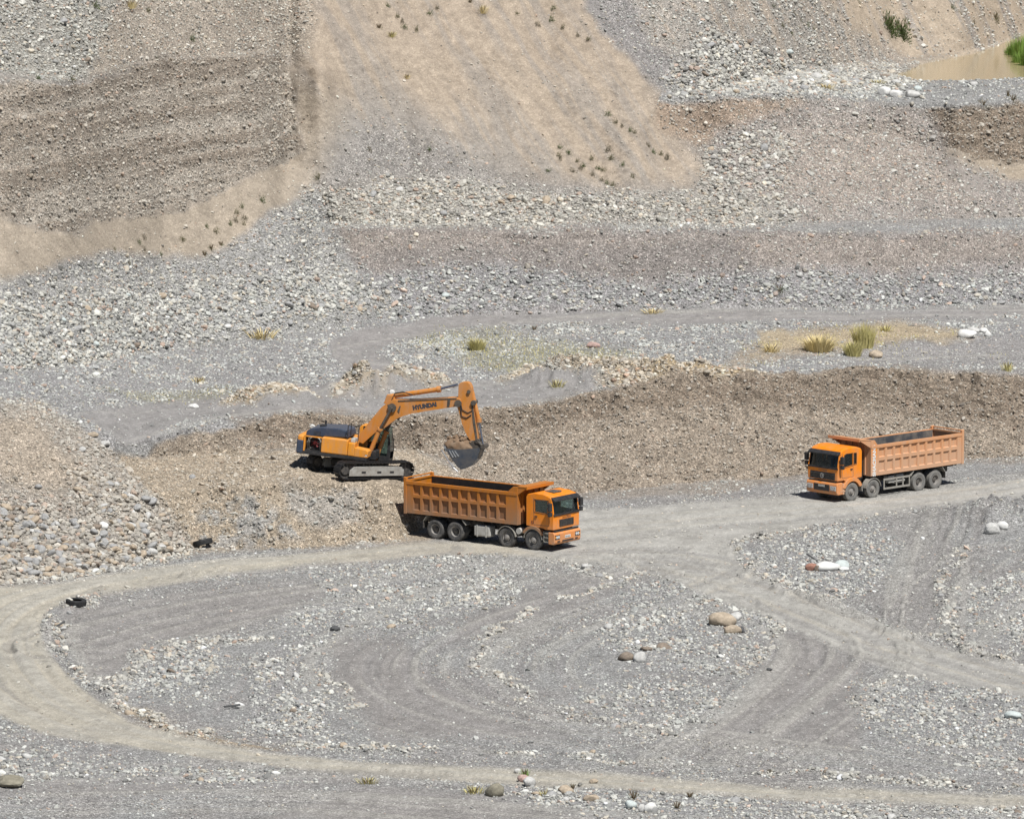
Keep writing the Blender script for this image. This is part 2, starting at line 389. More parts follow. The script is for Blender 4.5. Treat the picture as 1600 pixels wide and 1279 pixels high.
z['whiteband'] = poly([(488,352),(460,300),(640,275),(900,315),(1120,305),(1260,342),(1110,360),(900,360),(830,376),(620,362)], 16)
z['embank'] = poly([(500,362),(1700,368),(1700,480),(700,500),(560,420)], 6)
z['embtop'] = poly([(510,366),(1700,372),(1700,415),(1300,420),(1000,425),(800,440),(600,430),(540,400)], 12)
z['embdark'] = poly([(560,405),(800,385),(1150,378),(1200,425),(900,450),(680,450)], 18)
z['embfoot'] = poly([(540,440),(800,415),(1000,445),(1300,430),(1700,440),(1700,484),(900,488),(600,512)], 14)
z['talusL'] = poly([(-90,450),(80,432),(170,402),(330,402),(400,370),(480,290),(560,430),(640,480),(560,512),(420,525),(300,545),(0,590),(-90,595)], 12)
z['cobL'] = poly([(-90,470),(120,470),(350,440),(520,440),(620,470),(520,505),(330,520),(180,560),(-90,592)], 14)
z['terrace'] = poly([(-90,595),(0,590),(300,545),(600,505),(1000,487),(1700,478),(1700,592),(1350,578),(1000,608),(760,645),(480,655),(250,690),(180,705),(100,655),(-90,620)], 5)
z['tsmooth1'] = poly([(560,520),(700,500),(1000,492),(1700,484),(1700,500),(1250,508),(1000,512),(750,515),(620,535),(590,560),(640,585),(560,590),(510,565),(520,535)], 5)
z['tsmooth2'] = poly([(250,630),(420,605),(600,608),(800,600),(940,605),(850,630),(740,643),(480,652),(330,655),(260,672),(200,700),(130,655)], 6)
z['tsmooth3'] = poly([(1350,540),(1500,535),(1700,515),(1700,575),(1300,575)], 8)
z['tgrass'] = poly([(640,535),(780,520),(900,545),(1000,560),(900,590),(740,575)], 14)
z['tgrass2'] = poly([(1150,545),(1260,515),(1400,505),(1520,530),(1350,545),(1200,570),(1130,580)], 9)
z['tsand'] = poly([(1180,525),(1380,512),(1510,522),(1480,540),(1330,535),(1170,562)], 7)
z['tgrass3'] = poly([(150,615),(350,605),(380,615),(220,632)], 8)
z['spoil'] = np.maximum(poly([(330,635),(380,612),(430,602),(480,612),(510,632),(400,640)], 5), np.maximum(poly([(520,622),(560,595),(620,572),(700,590),(700,612),(600,628)], 6), poly([(780,600),(830,572),(950,565),(1060,575),(1200,588),(1220,600),(1000,612),(940,608),(880,600)], 6)))
z['wall'] = poly([(250,690),(480,652),(760,642),(1000,606),(1350,580),(1700,592),(1700,718),(1400,728),(1100,770),(900,778),(760,800),(700,725),(450,708),(300,718),(210,740)], 6)
z['walldark'] = poly([(360,655),(560,655),(760,650),(900,622),(1350,582),(1700,592),(1700,670),(1500,660),(1300,640),(1100,640),(900,660),(760,690),(560,690),(400,690)], 14)
z['benchM'] = poly([(180,715),(300,712),(640,700),(780,780),(660,850),(300,868),(190,890),(150,740)], 8)
z['mid_grey'] = poly([(310,790),(380,770),(430,800),(480,830),(430,858),(320,860)], 12)
z['mid_grey2'] = poly([(440,760),(560,765),(560,810),(500,820),(440,790)], 12)
z['pile'] = poly([(-90,620),(60,630),(170,700),(240,780),(320,865),(190,892),(100,908),(-90,928)], 10)
z['pilesand'] = poly([(-90,650),(60,660),(140,760),(60,770),(-90,720)], 14)
z['pilecoarse'] = poly([(-90,790),(60,790),(180,830),(290,870),(190,892),(100,908),(-90,928)], 16)
z['pilemid'] = poly([(90,730),(150,740),(240,790),(300,860),(200,860),(120,800)], 14)
z['road1'] = poly([(-90,925),(100,915),(200,897),(330,880),(500,866),(660,850),(920,850),(920,884),(780,868),(650,872),(500,882),(330,903),(200,926),(130,937),(75,955),(58,980),(65,1010),(105,1055),(150,1092),(200,1127),(270,1152),(400,1176),(560,1190),(800,1203),(1100,1220),(1400,1238),(1700,1248),(1700,1268),(1400,1256),(1100,1240),(800,1226),(500,1202),(300,1182),(150,1160),(60,1145),(0,1118),(-90,1090)], 5, .25)
z['road2'] = poly([(890,800),(1000,795),(1100,785),(1250,778),(1350,782),(1480,765),(1700,735),(1700,765),(1500,790),(1400,803),(1250,826),(1140,850),(1160,893),(1250,935),(1400,985),(1500,1020),(1700,1062),(1700,1105),(1500,1072),(1400,1047),(1300,1012),(1200,967),(1080,922),(1000,893),(900,882),(800,860)], 5, .3)
z['roadR'] = poly([(1400,810),(1500,795),(1470,880),(1455,990),(1390,980),(1420,900)], 10)
z['smooth_floor'] = np.maximum.reduce([
  poly([(100,950),(200,940),(480,905),(640,905),(480,950),(260,1010),(140,1060),(100,1000)], 10),
  poly([(960,1000),(1260,985),(1380,1060),(1340,1180),(1100,1165),(1180,1060)], 14),
  poly([(520,1010),(640,1000),(650,1050),(760,1120),(900,1150),(600,1160),(540,1090)], 14),
  poly([(840,1240),(560,1225),(400,1279),(900,1320),(1000,1279)], 10),
  poly([(-90,1150),(200,1190),(600,1215),(300,1240),(-90,1230)], 10),
  poly([(870,900),(1040,895),(900,950),(760,990),(700,1000),(760,950)], 10)])
z['gravel_floor'] = np.maximum.reduce([
  poly([(382,1030),(520,1000),(523,1150),(420,1156),(380,1110)], 14),
  poly([(480,880),(790,872),(800,930),(640,985),(480,990),(430,970),(520,930)], 18),
  poly([(960,930),(1100,905),(1230,960),(1210,1030),(1150,1060),(1000,1050),(930,1010)], 14),
  poly([(900,1075),(1080,1060),(1150,1085),(1100,1160),(950,1150)], 14),
  poly([(1340,1065),(1600,1050),(1700,1120),(1700,1210),(1500,1200),(1360,1130)], 20),
  poly([(1470,930),(1700,880),(1700,1040),(1560,1010)], 18),
  poly([(1150,860),(1290,825),(1390,820),(1390,900),(1330,940),(1230,925)], 14),
  poly([(-90,1175),(100,1180),(500,1215),(400,1230),(-90,1215)], 12),
  poly([(700,1215),(1100,1230),(1700,1262),(1700,1330),(1000,1300),(760,1240)], 14),
  poly([(210,1010),(330,1000),(330,1070),(180,1090)], 14)])
wind = [  # windrows pushed up beside the wheel tracks: line, width m, height m
 ([(345,893),(200,922),(95,948),(72,985),(85,1010),(140,1065),(200,1110),(260,1140),(330,1160)], .9, .22),
 ([(157,1075),(214,1040),(250,1015),(292,1008),(405,1002)], 1.0, .12),
 ([(330,1160),(600,1172),(800,1182),(1000,1192),(1300,1210),(1620,1235)], .7, .14),
 ([(1005,893),(900,935),(820,960),(765,1000),(750,1040),(800,1085),(920,1130),(1010,1145),(1150,1168),(1400,1195)], .6, .12),
 ([(1180,845),(1150,858),(1160,888),(1230,925),(1330,970),(1390,980),(1470,1000),(1560,1030),(1650,1050)], .8, .2),
 ([(1180,845),(1290,822),(1400,806)], .6, .12),
 ([(1000,890),(1080,912),(1150,935),(1230,972)], .6, .14),
 ([(1230,975),(1200,1020),(1150,1055)], .4, .08),
 ([(1500,860),(1470,930),(1480,985),(1560,1035)], .6, .1),
 ([(1450,1055),(1360,1075),(1338,1105),(1380,1135),(1500,1170)], .5, .08),
 ([(470,1040),(520,1060),(560,1110)], .4, .06),
 ([(880,878),(930,905),(990,900)], .5, .06)]
WR = np.zeros(PU.shape); dZ = np.zeros(PU.shape)
for p, wd, h in wind:
    s_ = stroke(p, wd*1.15, wob=1.0); s_ = s_*sstep(-.42, .05, fbm(X*.45, Y*.3, 3, 4)); WR = np.maximum(WR*0+WR, s_); dZ += h*s_*(.75+1.3*fbm(X*1.5, Y*1.5, 3, 3))
# wheel tracks: shallow pairs of grooves
RUT = np.zeros(PU.shape); LT = np.zeros(PU.shape)
tracks = [([(1010,885),(860,940),(720,990),(655,1040),(690,1085),(800,1125),(1000,1160),(1300,1200),(1620,1235)], [0, 2.1, 4.6, 6.6]),
 ([(980,900),(800,950),(640,985),(560,1040),(600,1110),(760,1160),(1000,1178)], [0, 2.0]),
 ([(920,868),(1080,890),(1200,930),(1400,1010),(1620,1075)], [-1.2, .9, 3.2]),
 ([(660,860),(400,885),(180,915),(50,950),(10,1010),(80,1100),(220,1150),(500,1190),(900,1215),(1620,1255)], [-2.2, -.3, 1.6]),
 ([(0,1010),(60,1080),(160,1130),(300,1165),(500,1188)], [-2, 1]),
 ([(900,835),(1100,815),(1300,800),(1480,778),(1620,755)], [-1.1, .9, 3]),
 ([(1500,790),(1455,870),(1440,985)], [0, 2.0]), ([(1400,820),(1440,880),(1400,975)], [0, 2.0]),
 ([(1620,860),(1560,900),(1480,960)], [0, 2]),
 ([(660,545),(590,535),(600,500)], [0]), ([(600,560),(900,500),(1620,492)], [0, 2]), ([(200,690),(330,650),(600,640),(900,610)], [0, 2]),
 ([(400,1120),(500,1000),(760,960)], [0, 2]), ([(1120,1170),(1250,1090),(1300,1030),(1180,970)], [0, 2]), ([(0,1260),(400,1235),(800,1262)], [0, 2, 4])]
for p, offs in tracks:
    for o_ in offs:
        a = stroke(p, .42, o_, .2); b = stroke(p, .9, o_, .2)
        RUT = np.maximum(RUT, a); dZ += .03*(b-a)*(b > .02) - .03*a; LT = np.maximum(LT, a)
def corridor(pts, half, f, seed):
    """long streaks that follow a line, as wheels leave them"""
    P = np.array([ground_px(u, v, Z0)[:2] for u, v in chaikin(pts, 3)]); m = np.zeros(PU.shape, bool); lo = P.min(0)-half; hi = P.max(0)+half
    m = (X > lo[0]) & (X < hi[0]) & (Y > lo[1]) & (Y < hi[1]); x = X[m]; y = Y[m]; bd = np.full(x.shape, 1e9); sg = np.zeros(x.shape); al = np.zeros(x.shape); acc = 0
    for (x0, y0), (x1, y1) in zip(P[:-1], P[1:]):
        L = math.hypot(x1-x0, y1-y0)+1e-9; sel = (x > min(x0, x1)-half) & (x < max(x0, x1)+half) & (y > min(y0, y1)-half) & (y < max(y0, y1)+half); xs = x[sel]; ys = y[sel]
        t = np.clip(((xs-x0)*(x1-x0)+(ys-y0)*(y1-y0))/L**2, 0, 1); dx = xs-x0-t*(x1-x0); dy = ys-y0-t*(y1-y0); d = np.hypot(dx, dy); b = d < bd[sel]
        i_ = np.nonzero(sel)[0][b]; bd[i_] = d[b]; sg[i_] = (np.sign((x1-x0)*(ys-y0)-(y1-y0)*(xs-x0))*d)[b]; al[i_] = (acc+t*L)[b]; acc += L
    o1 = np.zeros(PU.shape); o1[m] = (fbm(sg*f+.3*vn(al*.06, al*0, 1), al*.035, 3, seed, .6))*(1-sstep(half*.6, half, bd)); return o1
STK = np.zeros(PU.shape)
for i, (p, hw_) in enumerate([(tracks[0][0], 9), (tracks[2][0], 4.5), (tracks[3][0], 4.5), (tracks[5][0], 5), (tracks[6][0], 3), ([(620, 560), (900, 500), (1620, 492)], 6), ([(200, 690), (330, 650), (600, 640), (900, 610)], 6),
        ([(60, 1240), (500, 1225), (900, 1262), (1600, 1300)], 8), ([(1100, 1190), (1260, 1080), (1330, 1010), (1200, 950)], 6), ([(140, 1010), (300, 960), (640, 915), (900, 890)], 7), ([(1600, 870), (1480, 960), (1440, 1010)], 5), ([(1620, 560), (1300, 572), (1100, 555)], 4)]):
    s_ = corridor(p, hw_, 1.6, i % 5); STK = np.where(np.abs(s_) > np.abs(STK), s_, STK)
dZ += .15*STK*(KK <= 0)
mound = lambda u, v, h, rx, ry: h*np.exp(-(((X-ground_px(u, v, Z0).x)/rx)**2+((Y-ground_px(u, v, Z0).y)/ry)**2))*(1+1.3*fbm(X*.9, Y*.7, 3, 6))
dZ += mound(425, 632, .75, 1.9, 2.2)+mound(480, 636, .4, 1.6, 1.6)+mound(600, 622, .9, 2.6, 2.6)+mound(680, 618, .6, 2.2, 2.2)+mound(570, 620, .5, 2, 2)
dZ += mound(870, 600, .9, 2.0, 2.6)+mound(940, 598, .8, 2.6, 2.2)+mound(1040, 596, .7, 3, 2.2)+mound(1130, 595, .4, 3, 2)+mound(1590, 815, .9, 3.0, 4)+mound(1540, 803, .5, 2.6, 3)
infr = (PU > -78) & (PU < 1678)
face = sstep(10, 28, np.degrees(np.arctan2(np.gradient(Z0, axis=0), np.gradient(Y, axis=0)+1e-6)))
# displacement amplitudes, normal to the surface
A = .035 + .10*face
big = 1.0*fbm(X*.13, T*.1, 3, 2)*face + .25*fbm(X*.1, Y*.05, 3, 5)*(1-z['road1'])*(1-face)
cl = np.maximum(z['cliffL'], z['cliffR']); wl = z['wall']*face
gul = vn(X*.55+.25*T, T*.08, 3)                                   # gullies down the loose slopes
strata = fbm(X*.12, Z0*1.9, 4, 4, .6)
rough = fbm(X*2.2, T*2.2, 4, 1, .62); rough2 = np.abs(fbm(X*1.1, T*1.1, 3, 5, .6))
D = A*rough*1.0 + big*.55 + face*.22*gul*(1-cl)
D += cl*(.26*strata + .10*rough + .18*fbm(X*.5, T*.5, 3, 7)) + wl*(.12*rough + .08*rough2 + .22*fbm(X*.5, T*.35, 3, 7))
D += z['walldark']*face*(.24*fbm(X*1.1, T*1.5, 4, 6, .6))
lip = np.exp(-((PV-vp[3][None, :]-7)/6.0)**2)*(KK == 3)*sstep(640, 900, PU); D += .34*lip*(.6+1.6*fbm(X*.6, X*0+3, 3, 1)) + z['benchM']*.12*rough
D -= 1.0*z['cliffL']*0
D[~infr] *= .4
D *= 1-.65*np.maximum(z['road1'], z['road2'])
gy = np.gradient(Y, axis=0); gz = np.gradient(Z0, axis=0)
for _ in range(6): gy[1:-1] = (gy[:-2]+gy[1:-1]+gy[2:])/3; gz[1:-1] = (gz[:-2]+gz[1:-1]+gz[2:])/3
L = np.sqrt(gy**2+gz**2)+1e-6; ny, nz = -gz/L, gy/L
flatfix = np.ones(PU.shape)
D = D*flatfix
XX = X.copy(); YY = np.maximum.accumulate(Y + ny*D, axis=0)+np.arange(NR)[:, None]*2e-3; Z = Z0 + nz*D + dZ*(rowK[:, None] < 9)
pondz = float(np.median(Z0[(PU > 1440) & (PU < 1600) & (PV > 90) & (PV < 132) & (KK == 9)])) if ((PU > 1440) & (PV < 132) & (KK == 9)).any() else 0
z['pond'] = poly([(1415,112),(1440,102),(1500,90),(1560,78),(1700,30),(1700,128),(1590,131),(1500,127),(1445,126),(1400,118)], 4, .3)
Z = np.where(z['pond'] > .02, np.minimum(Z, Z*(1-z['pond'])+(pondz-.5)*z['pond']), Z)
bank = poly([(1395,133),(1700,132),(1700,160),(1400,160)], 3, .2); Z = Z*(1-bank)+np.maximum(Z, pondz+.06+.10*(rough+.4))*bank
# excavator stand and truck standing places are packed flat
def flatten(cu, cv, rx, ry, zz=None):
    global Z
    g = ground_px(cu, cv, Z0); m = np.exp(-(((X-g.x)/rx)**4+((Y-g.y)/ry)**4)); m = np.clip(m*1.4, 0, 1)
    Z = Z*(1-m*.85)+(Z0 if zz is None else zz)*m*.85
flatten(770, 850, 6, 5); flatten(1385, 775, 6, 6)
PUf, PVf = proj(XX, YY, Z)

# ---- albedo
def C(r, g, b): return np.array((r, g, b))
GREY = C(.262, .257, .247); MAUVE = C(.25, .235, .222); ROAD = C(.40, .368, .305); SAND = C(.355, .297, .23); PSAND = C(.36, .275, .21)
BROWN = C(.205, .165, .127); DBROWN = C(.145, .113, .086); PALE = C(.33, .315, .295); OCHRE = C(.34, .26, .165); GRASS = C(.21, .20, .115)
col = np.broadcast_to(GREY, PU.shape+(3,)).copy()
def lay(m, c, a=1.0):
    global col
    m = (m*a)[..., None]; col = col*(1-m)+c*m
n1 = fbm(X*.35, T*.2, 4, 6); n2 = fbm(X*1.5, T*1.1, 4, 2)
lay(sstep(-.3, .5, n1), MAUVE, .8)
lay((KK >= 7)*1.0, C(.27, .245, .22)); lay(z['graveltop'], C(.30, .26, .215)); lay(z['rocktop'], C(.27, .255, .225))
lay(z['sandL'], SAND, .85); lay(z['fan'], SAND*C(.97, .95, .95)); lay(z['fangrey'], C(.25, .233, .215), .9)
streak = fbm(X*1.3-.0*T+(T*.42), T*.08, 4, 1, .6)
lay(z['fan']*sstep(.02, .45, streak), C(.285, .25, .215), .7); lay(z['fan']*sstep(.1, .45, -streak), C(.385, .32, .25), .4)
lay(z['fan']*sstep(60, 300, PV+.25*(PU-800)*-1+90*fbm(X*.3, T*.05, 3, 2))*sstep(-.4, .3, streak), C(.27, .25, .225), .5)
lay(z['slopeR'], C(.285, .26, .23)); lay(z['slopeR']*sstep(-.05, .3, streak), C(.36, .30, .24), .8)
lay(z['slopeR2'], C(.37, .305, .235)); lay(z['slopeR2']*sstep(.1, .4, streak), C(.27, .25, .235), .7); lay(z['stripe'], C(.225, .21, .2))
lay(z['cliffL'], C(.265, .228, .188)); lay(z['cliffL']*sstep(.0, .3, strata), C(.215, .18, .145), .8); lay(z['cliffL']*sstep(.0, .35, -strata), C(.33, .295, .25), .8)
lay(z['cliffR'], BROWN); lay(z['sandR'], SAND*.97); lay(z['brownR'], BROWN+C(.06, .035, .02), .8)
lay(z['fanR'], C(.272, .243, .22)); lay(z['pinkR'], C(.31, .262, .22), .55); lay(z['benchR'], GREY); lay(z['whitefoot'], PALE*.85, .8)
lay(z['whiteband'], C(.30, .28, .25)); lay(z['embank'], C(.25, .228, .215)); lay(z['embtop'], C(.25, .217, .19), .85); lay(z['embdark'], C(.205, .186, .173), .8)
lay(z['embfoot'], C(.235, .228, .228), .8); lay(z['talusL'], C(.27, .262, .25)); lay(z['cobL'], C(.29, .285, .275))
lay(z['terrace'], C(.26, .252, .246)); lay(z['tsmooth1'], C(.272, .256, .245)); lay(z['tsmooth2'], C(.27, .256, .245)); lay(z['tsmooth3'], C(.27, .256, .246))
lay(z['tgrass'], GRASS+.03, .5); lay(z['tgrass2'], OCHRE, .55); lay(z['tsand'], C(.38, .31, .21), .8); lay(z['tgrass3'], GRASS, .4); lay(z['spoil'], C(.33, .26, .17))
lay(z['wall']*sstep(.05, .3, face), C(.27, .225, .178)); lay(z['wall'], C(.27, .225, .178), .6); lay(z['walldark'], BROWN*1.0, .85)
lay(z['walldark']*sstep(.1, .5, n2), DBROWN, .6)
lay(z['benchM'], C(.325, .27, .205)); lay(z['mid_grey']*sstep(-.25, .25, n2), GREY, .8); lay(z['mid_grey2'], GREY, .6)
lay(z['pile'], C(.30, .265, .225)); lay(z['pilesand'], C(.33, .275, .215), .75); lay(z['pilecoarse'], C(.27, .245, .215))
lay(z['smooth_floor'], MAUVE+C(.004, .002, 0), .85); lay(z['gravel_floor'], C(.255, .25, .245), .7)
lay(WR, C(.27, .255, .23), .6); lay(z['roadR'], C(.265, .25, .23), .6)
lay(stroke([(200,1110),(260,1142),(330,1158),(420,1170)], 1.4), C(.36, .28, .18), .8)
lay(z['road1'], ROAD); lay(z['road2'], ROAD*C(.95, .99, 1.09)); lay(np.maximum(z['road1'], z['road2'])*sstep(.0, .6, n1), C(.305, .29, .26), .6)
lay(np.maximum(z['road1'], z['road2'])*RUT, C(.42, .38, .31), .5); lay((1-np.maximum(z['road1'], z['road2']))*RUT*(KK <= 0), C(.27, .255, .245), .6)
lay(z['pond'], C(.33, .27, .17), .9)
flat_ = ((KK <= 0) | (KK == 4))*1.0
lay(sstep(.03, .35, STK)*flat_, C(.365, .35, .315), .5); lay(sstep(.05, .4, -STK)*flat_, C(.232, .222, .21), .5)
n3 = fbm(X*5, T*5, 3, 3); col *= (1+.2*n2+.16*n3)[..., None]
col = np.clip(col*1.0, .02, .7)
speck = np.clip(1-.7*np.maximum.reduce([z['fan'], z['sandL'], z['road1'], z['road2'], z['sandR'], z['tsmooth1'], z['tsmooth2'], z['slopeR2'], z['smooth_floor']*.6]), .25, 1)

# ---- ground material
def ground_mat():
    k = N('quarry_ground'); tc = k.n('ShaderNodeTexCoord').outputs['Object']
    atn = k.n('ShaderNodeAttribute', attribute_name='tint'); at = atn.outputs['Color']; al_ = atn.outputs['Alpha']
    v1 = k.n('ShaderNodeTexVoronoi'); v1.inputs['Scale'].default_value = 13; k.l(tc, v1.inputs['Vector'])
    v2 = k.n('ShaderNodeTexVoronoi'); v2.inputs['Scale'].default_value = 24; k.l(tc, v2.inputs['Vector'])
    s1 = k.n('ShaderNodeSeparateColor'); k.l(v1.outputs['Color'], s1.inputs[0])
    s2 = k.n('ShaderNodeSeparateColor'); k.l(v2.outputs['Color'], s2.inputs[0])
    f = k.ramp(s1.outputs[0], [(0, .58), (.45, .95), (.84, 1.08), (1, 1.85)]); g = k.ramp(s2.outputs[0], [(0, .62), (.6, 1.0), (1, 1.6)])
    c = k.mix(al_, k.mix(al_, at, f, 'MULTIPLY'), g, 'MULTIPLY')
    nn = k.noise(2.2, 8, .65, tc); c = k.mix(1.0, c, k.ramp(nn, [(.3, .86), (.7, 1.12)]), 'MULTIPLY')
    k.l(c, k.b.inputs['Base Color']); k.b.inputs['Roughness'].default_value = .95; k.b.inputs['Specular IOR Level'].default_value = .15
    h = k.math('ADD', k.math('MULTIPLY', v1.outputs['Distance'], -.6), k.math('MULTIPLY', v2.outputs['Distance'], -.35))
    h = k.math('ADD', h, k.math('MULTIPLY', k.noise(7, 8, .75, tc), 1.1)); k.bump(h, .8, .06)
    return k.m
GM = ground_mat()
P3 = np.stack([XX, YY, Z], -1)
gr = np.cross(np.gradient(P3, axis=1), np.gradient(P3, axis=0)); gr *= np.sign(gr[..., 2:3]+1e-9)
g_ = gr.copy(); g_[1:-1] = gr[:-2]+3*gr[1:-1]+gr[2:]; gr = g_; g_ = gr.copy(); g_[:, 1:-1] = gr[:, :-2]+3*gr[:, 1:-1]+gr[:, 2:]; gr = g_
gr /= np.linalg.norm(gr, axis=-1, keepdims=True)+1e-12
gr *= np.sign(gr[..., 2:3]+1e-9)
# faces are shared out between the pieces of the setting
qr = lambda a: (a[:-1, :-1]+a[1:, :-1]+a[:-1, 1:]+a[1:, 1:])/4
rdq = qr(np.maximum(z['road1'], z['road2'])) > .5; kq = KK[:-1, :-1]
own = np.where(kq <= 0, 0, np.where(kq <= 3, 1, np.where(kq == 4, 2, np.where(kq <= 5, 3, 4))))
own[(qr(z['cliffL']) > .5)] = 5; own[(qr(z['cliffR']) > .5)] = 6; own[rdq & (kq <= 1)] = 7
NAMES = ['pit_floor', 'pit_wall', 'upper_terrace', 'embankment', 'hillside', 'gravel_cliff', 'gravel_cliff', 'road']
SET = {}
base = (np.arange(NR-1)[:, None]*NCC+np.arange(NCC-1)[None, :])
PF = P3.reshape(-1, 3); NF = gr.reshape(-1, 3); CF = np.concatenate([col.reshape(-1, 3), speck.reshape(-1, 1)], 1)
for i, nm in enumerate(NAMES):
    b = base[own == i]
    if not len(b): continue
    q = np.stack([b, b+1, b+NCC+1, b+NCC], 1); ids, inv = np.unique(q, return_inverse=True); inv = inv.reshape(-1, 4)
    me = bpy.data.meshes.new(nm); me.vertices.add(len(ids)); me.vertices.foreach_set('co', PF[ids].astype(np.float32).ravel())
    me.loops.add(inv.size); me.loops.foreach_set('vertex_index', inv.ravel().astype(np.int32))
    me.polygons.add(len(inv)); me.polygons.foreach_set('loop_start', (np.arange(len(inv))*4).astype(np.int32))
    me.update(calc_edges=True); me.polygons.foreach_set('use_smooth', np.ones(len(inv), bool))
    ca = me.color_attributes.new('tint', 'FLOAT_COLOR', 'POINT'); ca.data.foreach_set('color', CF[ids].astype(np.float32).ravel())
    me.normals_split_custom_set_from_vertices([tuple(n) for n in NF[ids]])
    me.materials.append(GM); o = bpy.data.objects.new(nm, me); COL.objects.link(o); tag(o, kind='structure'); SET[i] = o
Y = YY; PVF = proj(XX, Y, Z)[1]; PVF[0] = 1e6; PVF = np.minimum.accumulate(PVF, axis=0)
Z = Z  # final heights

# ------------------------------------------------------------------ stones: density per square metre and mean radius, by zone
dens = np.full(PU.shape, 9.0); size = np.full(PU.shape, .040); tanw = np.zeros(PU.shape)
def st(m, d, r, t=0.0):
    global dens, size, tanw
    dens = dens*(1-m)+d*m; size = size*(1-m)+r*m; tanw = tanw*(1-m)+t*m
clump = sstep(-.05, .35, fbm(X*.5, T*.35, 4, 7))
dens = dens*(.35+1.6*clump)
st((KK >= 7)*1.0, 6, .055, .3); st(z['graveltop'], 13, .065, .5); st(z['rocktop'], 16, .085, .3)
st(z['sandL'], 2.2, .045, .8); st(z['fan'], 1.1, .042, .8); st(z['fangrey'], 7, .055, .3)
st(z['fan']*sstep(.1, .5, streak)*(PV > 120), 6, .045, .6)
st(z['slopeR'], 9, .06, .3); st(z['slopeR']*sstep(-.1, .3, -streak), 17, .075, .2); st(z['slopeR2'], 3, .06, .5); st(z['slopeR2']*sstep(.1, .4, streak), 12, .08, .2); st(z['stripe'], 14, .055, .1)
st(z['cliffL'], 15, .065, .6); st(z['cliffR'], 15, .07, .6); st(z['sandR'], 2.5, .06, .8); st(z['brownR'], 9, .07, .6)
st(z['fanR'], 15, .065, .25); st(z['cobR'], 22, .105, .4); st(z['benchR'], 4, .07); st(z['whitefoot'], 24, .105, .3)
st(z['whiteband'], 30, .092, .5); st(z['embank'], 12, .07, .1); st(z['embtop'], 7, .06, .3); st(z['embfoot'], 22, .085, 0)
st(z['talusL'], 20, .070, .3); st(z['cobL'], 28, .098, .25)
st(z['terrace'], 9, .055); st(z['terrace']*clump, 20, .07); st(z['tsmooth1'], 1.2, .04); st(z['tsmooth2'], 1.5, .045); st(z['tsmooth3'], 3, .05); st(z['tgrass2'], 4, .06); st(z['tsand'], 1, .05)
st(z['spoil'], 22, .09, 1.0); st(z['wall']*sstep(.05, .3, face), 13, .055, .6); st(z['benchM'], 9, .055, .7); st(z['benchM']*clump, 16, .065, .7); st(z['mid_grey'], 20, .055, 0); st(z['mid_grey2'], 14, .06, 0)
st(z['pile'], 22, .078, .5); st(z['pilesand'], 5, .06, .8); st(z['pilemid'], 24, .12, .5); st(z['pilecoarse'], 24, .150, .75)
st(z['smooth_floor'], 1.8, .034, 0); st(z['gravel_floor'], 20, .052, 0.1); st(z['gravel_floor']*clump, 24, .072, 0.15)
size = np.where(KK >= 1, size*.80, size*.92); dens = np.where(KK >= 1, dens*1.45, dens*1.15)
st(np.clip(WR*1.6, 0, 1), 40, .066, .45); st(np.maximum(z['road1'], z['road2']), 1.3, .035, .5); st(z['pond'], .05, .05); st(z['roadR'], 2.5, .035, .2)
dens *= 1-.8*RUT*(KK <= 0)
dens *= np.where(flat_ > 0, np.clip(1-2.2*STK, .25, 2.2), 1)
cond = (PU > -70) & (PU < 1670) & (PV > -50) & (PV < 1318)
dens = dens*cond
e1 = P3[1:, :-1]-P3[:-1, :-1]; e2 = P3[:-1, 1:]-P3[:-1, :-1]
area = np.linalg.norm(np.cross(e1, e2), axis=-1); lam = area*qr(dens)
# nothing is strewn where the machines stand
for (u, v, rx, ry) in ((770, 848, 4.6, 3.2), (1385, 772, 4.6, 3.2), (578, 742, 3.4, 3.2)):
    g = ground_px(u, v); lam *= ~((np.abs(qr(X)-g.x) < rx) & (np.abs(qr(Y)-g.y) < ry))
cnt = rng.poisson(np.clip(lam, 0, 30)); ii, jj = np.nonzero(cnt); rep = cnt[ii, jj]; ii = np.repeat(ii, rep); jj = np.repeat(jj, rep)
n = len(ii); a = rng.random(n)[:, None]; b = rng.random(n)[:, None]
SPt = P3[ii, jj]*(1-a)*(1-b)+P3[ii+1, jj]*a*(1-b)+P3[ii, jj+1]*(1-a)*b+P3[ii+1, jj+1]*a*b
SN = gr[ii, jj]; sr = size[ii, jj]*np.exp(rng.normal(0, .40, n)); sr = np.clip(sr, .02, .30)
SC = np.stack([sr*rng.uniform(.85, 1.5, n), sr*rng.uniform(.75, 1.15, n), sr*rng.uniform(.5, .85, n)], 1)
ROT = np.stack([rng.normal(0, .35, n), rng.normal(0, .35, n), rng.uniform(0, 6.283, n)], 1)
SPt = SPt+SN*(sr*.18)[:, None]
tw = tanw[ii, jj]; q = rng.random(n)
pal = np.array([(.42, .41, .385), (.54, .525, .49), (.31, .305, .30), (.47, .42, .355), (.42, .315, .26), (.20, .195, .19), (.62, .605, .575), (.37, .375, .36)])
pi = rng.choice(8, n, p=[.24, .18, .17, .12, .06, .07, .08, .08]); sc_ = pal[pi]*np.array((.97, 1.0, .98))*np.exp(rng.normal(0, .17, n))[:, None]
warm = np.array((1.09, .955, .84)); sc_ = sc_*(1-(tw*.75)[:, None]*(1-warm))
gc = col[ii, jj]; dusty = np.where(own[ii, jj] == 5, .55, np.where((own[ii, jj] == 6) | (own[ii, jj] == 1), .5, .22))+rng.uniform(-.15, .15, n)
dusty = np.clip(dusty+(sr < .045)*.15, 0, .9)[:, None]; sc_ = np.clip(sc_*(1-dusty)+gc*1.12*dusty, .02, .68)
print('stones', n)

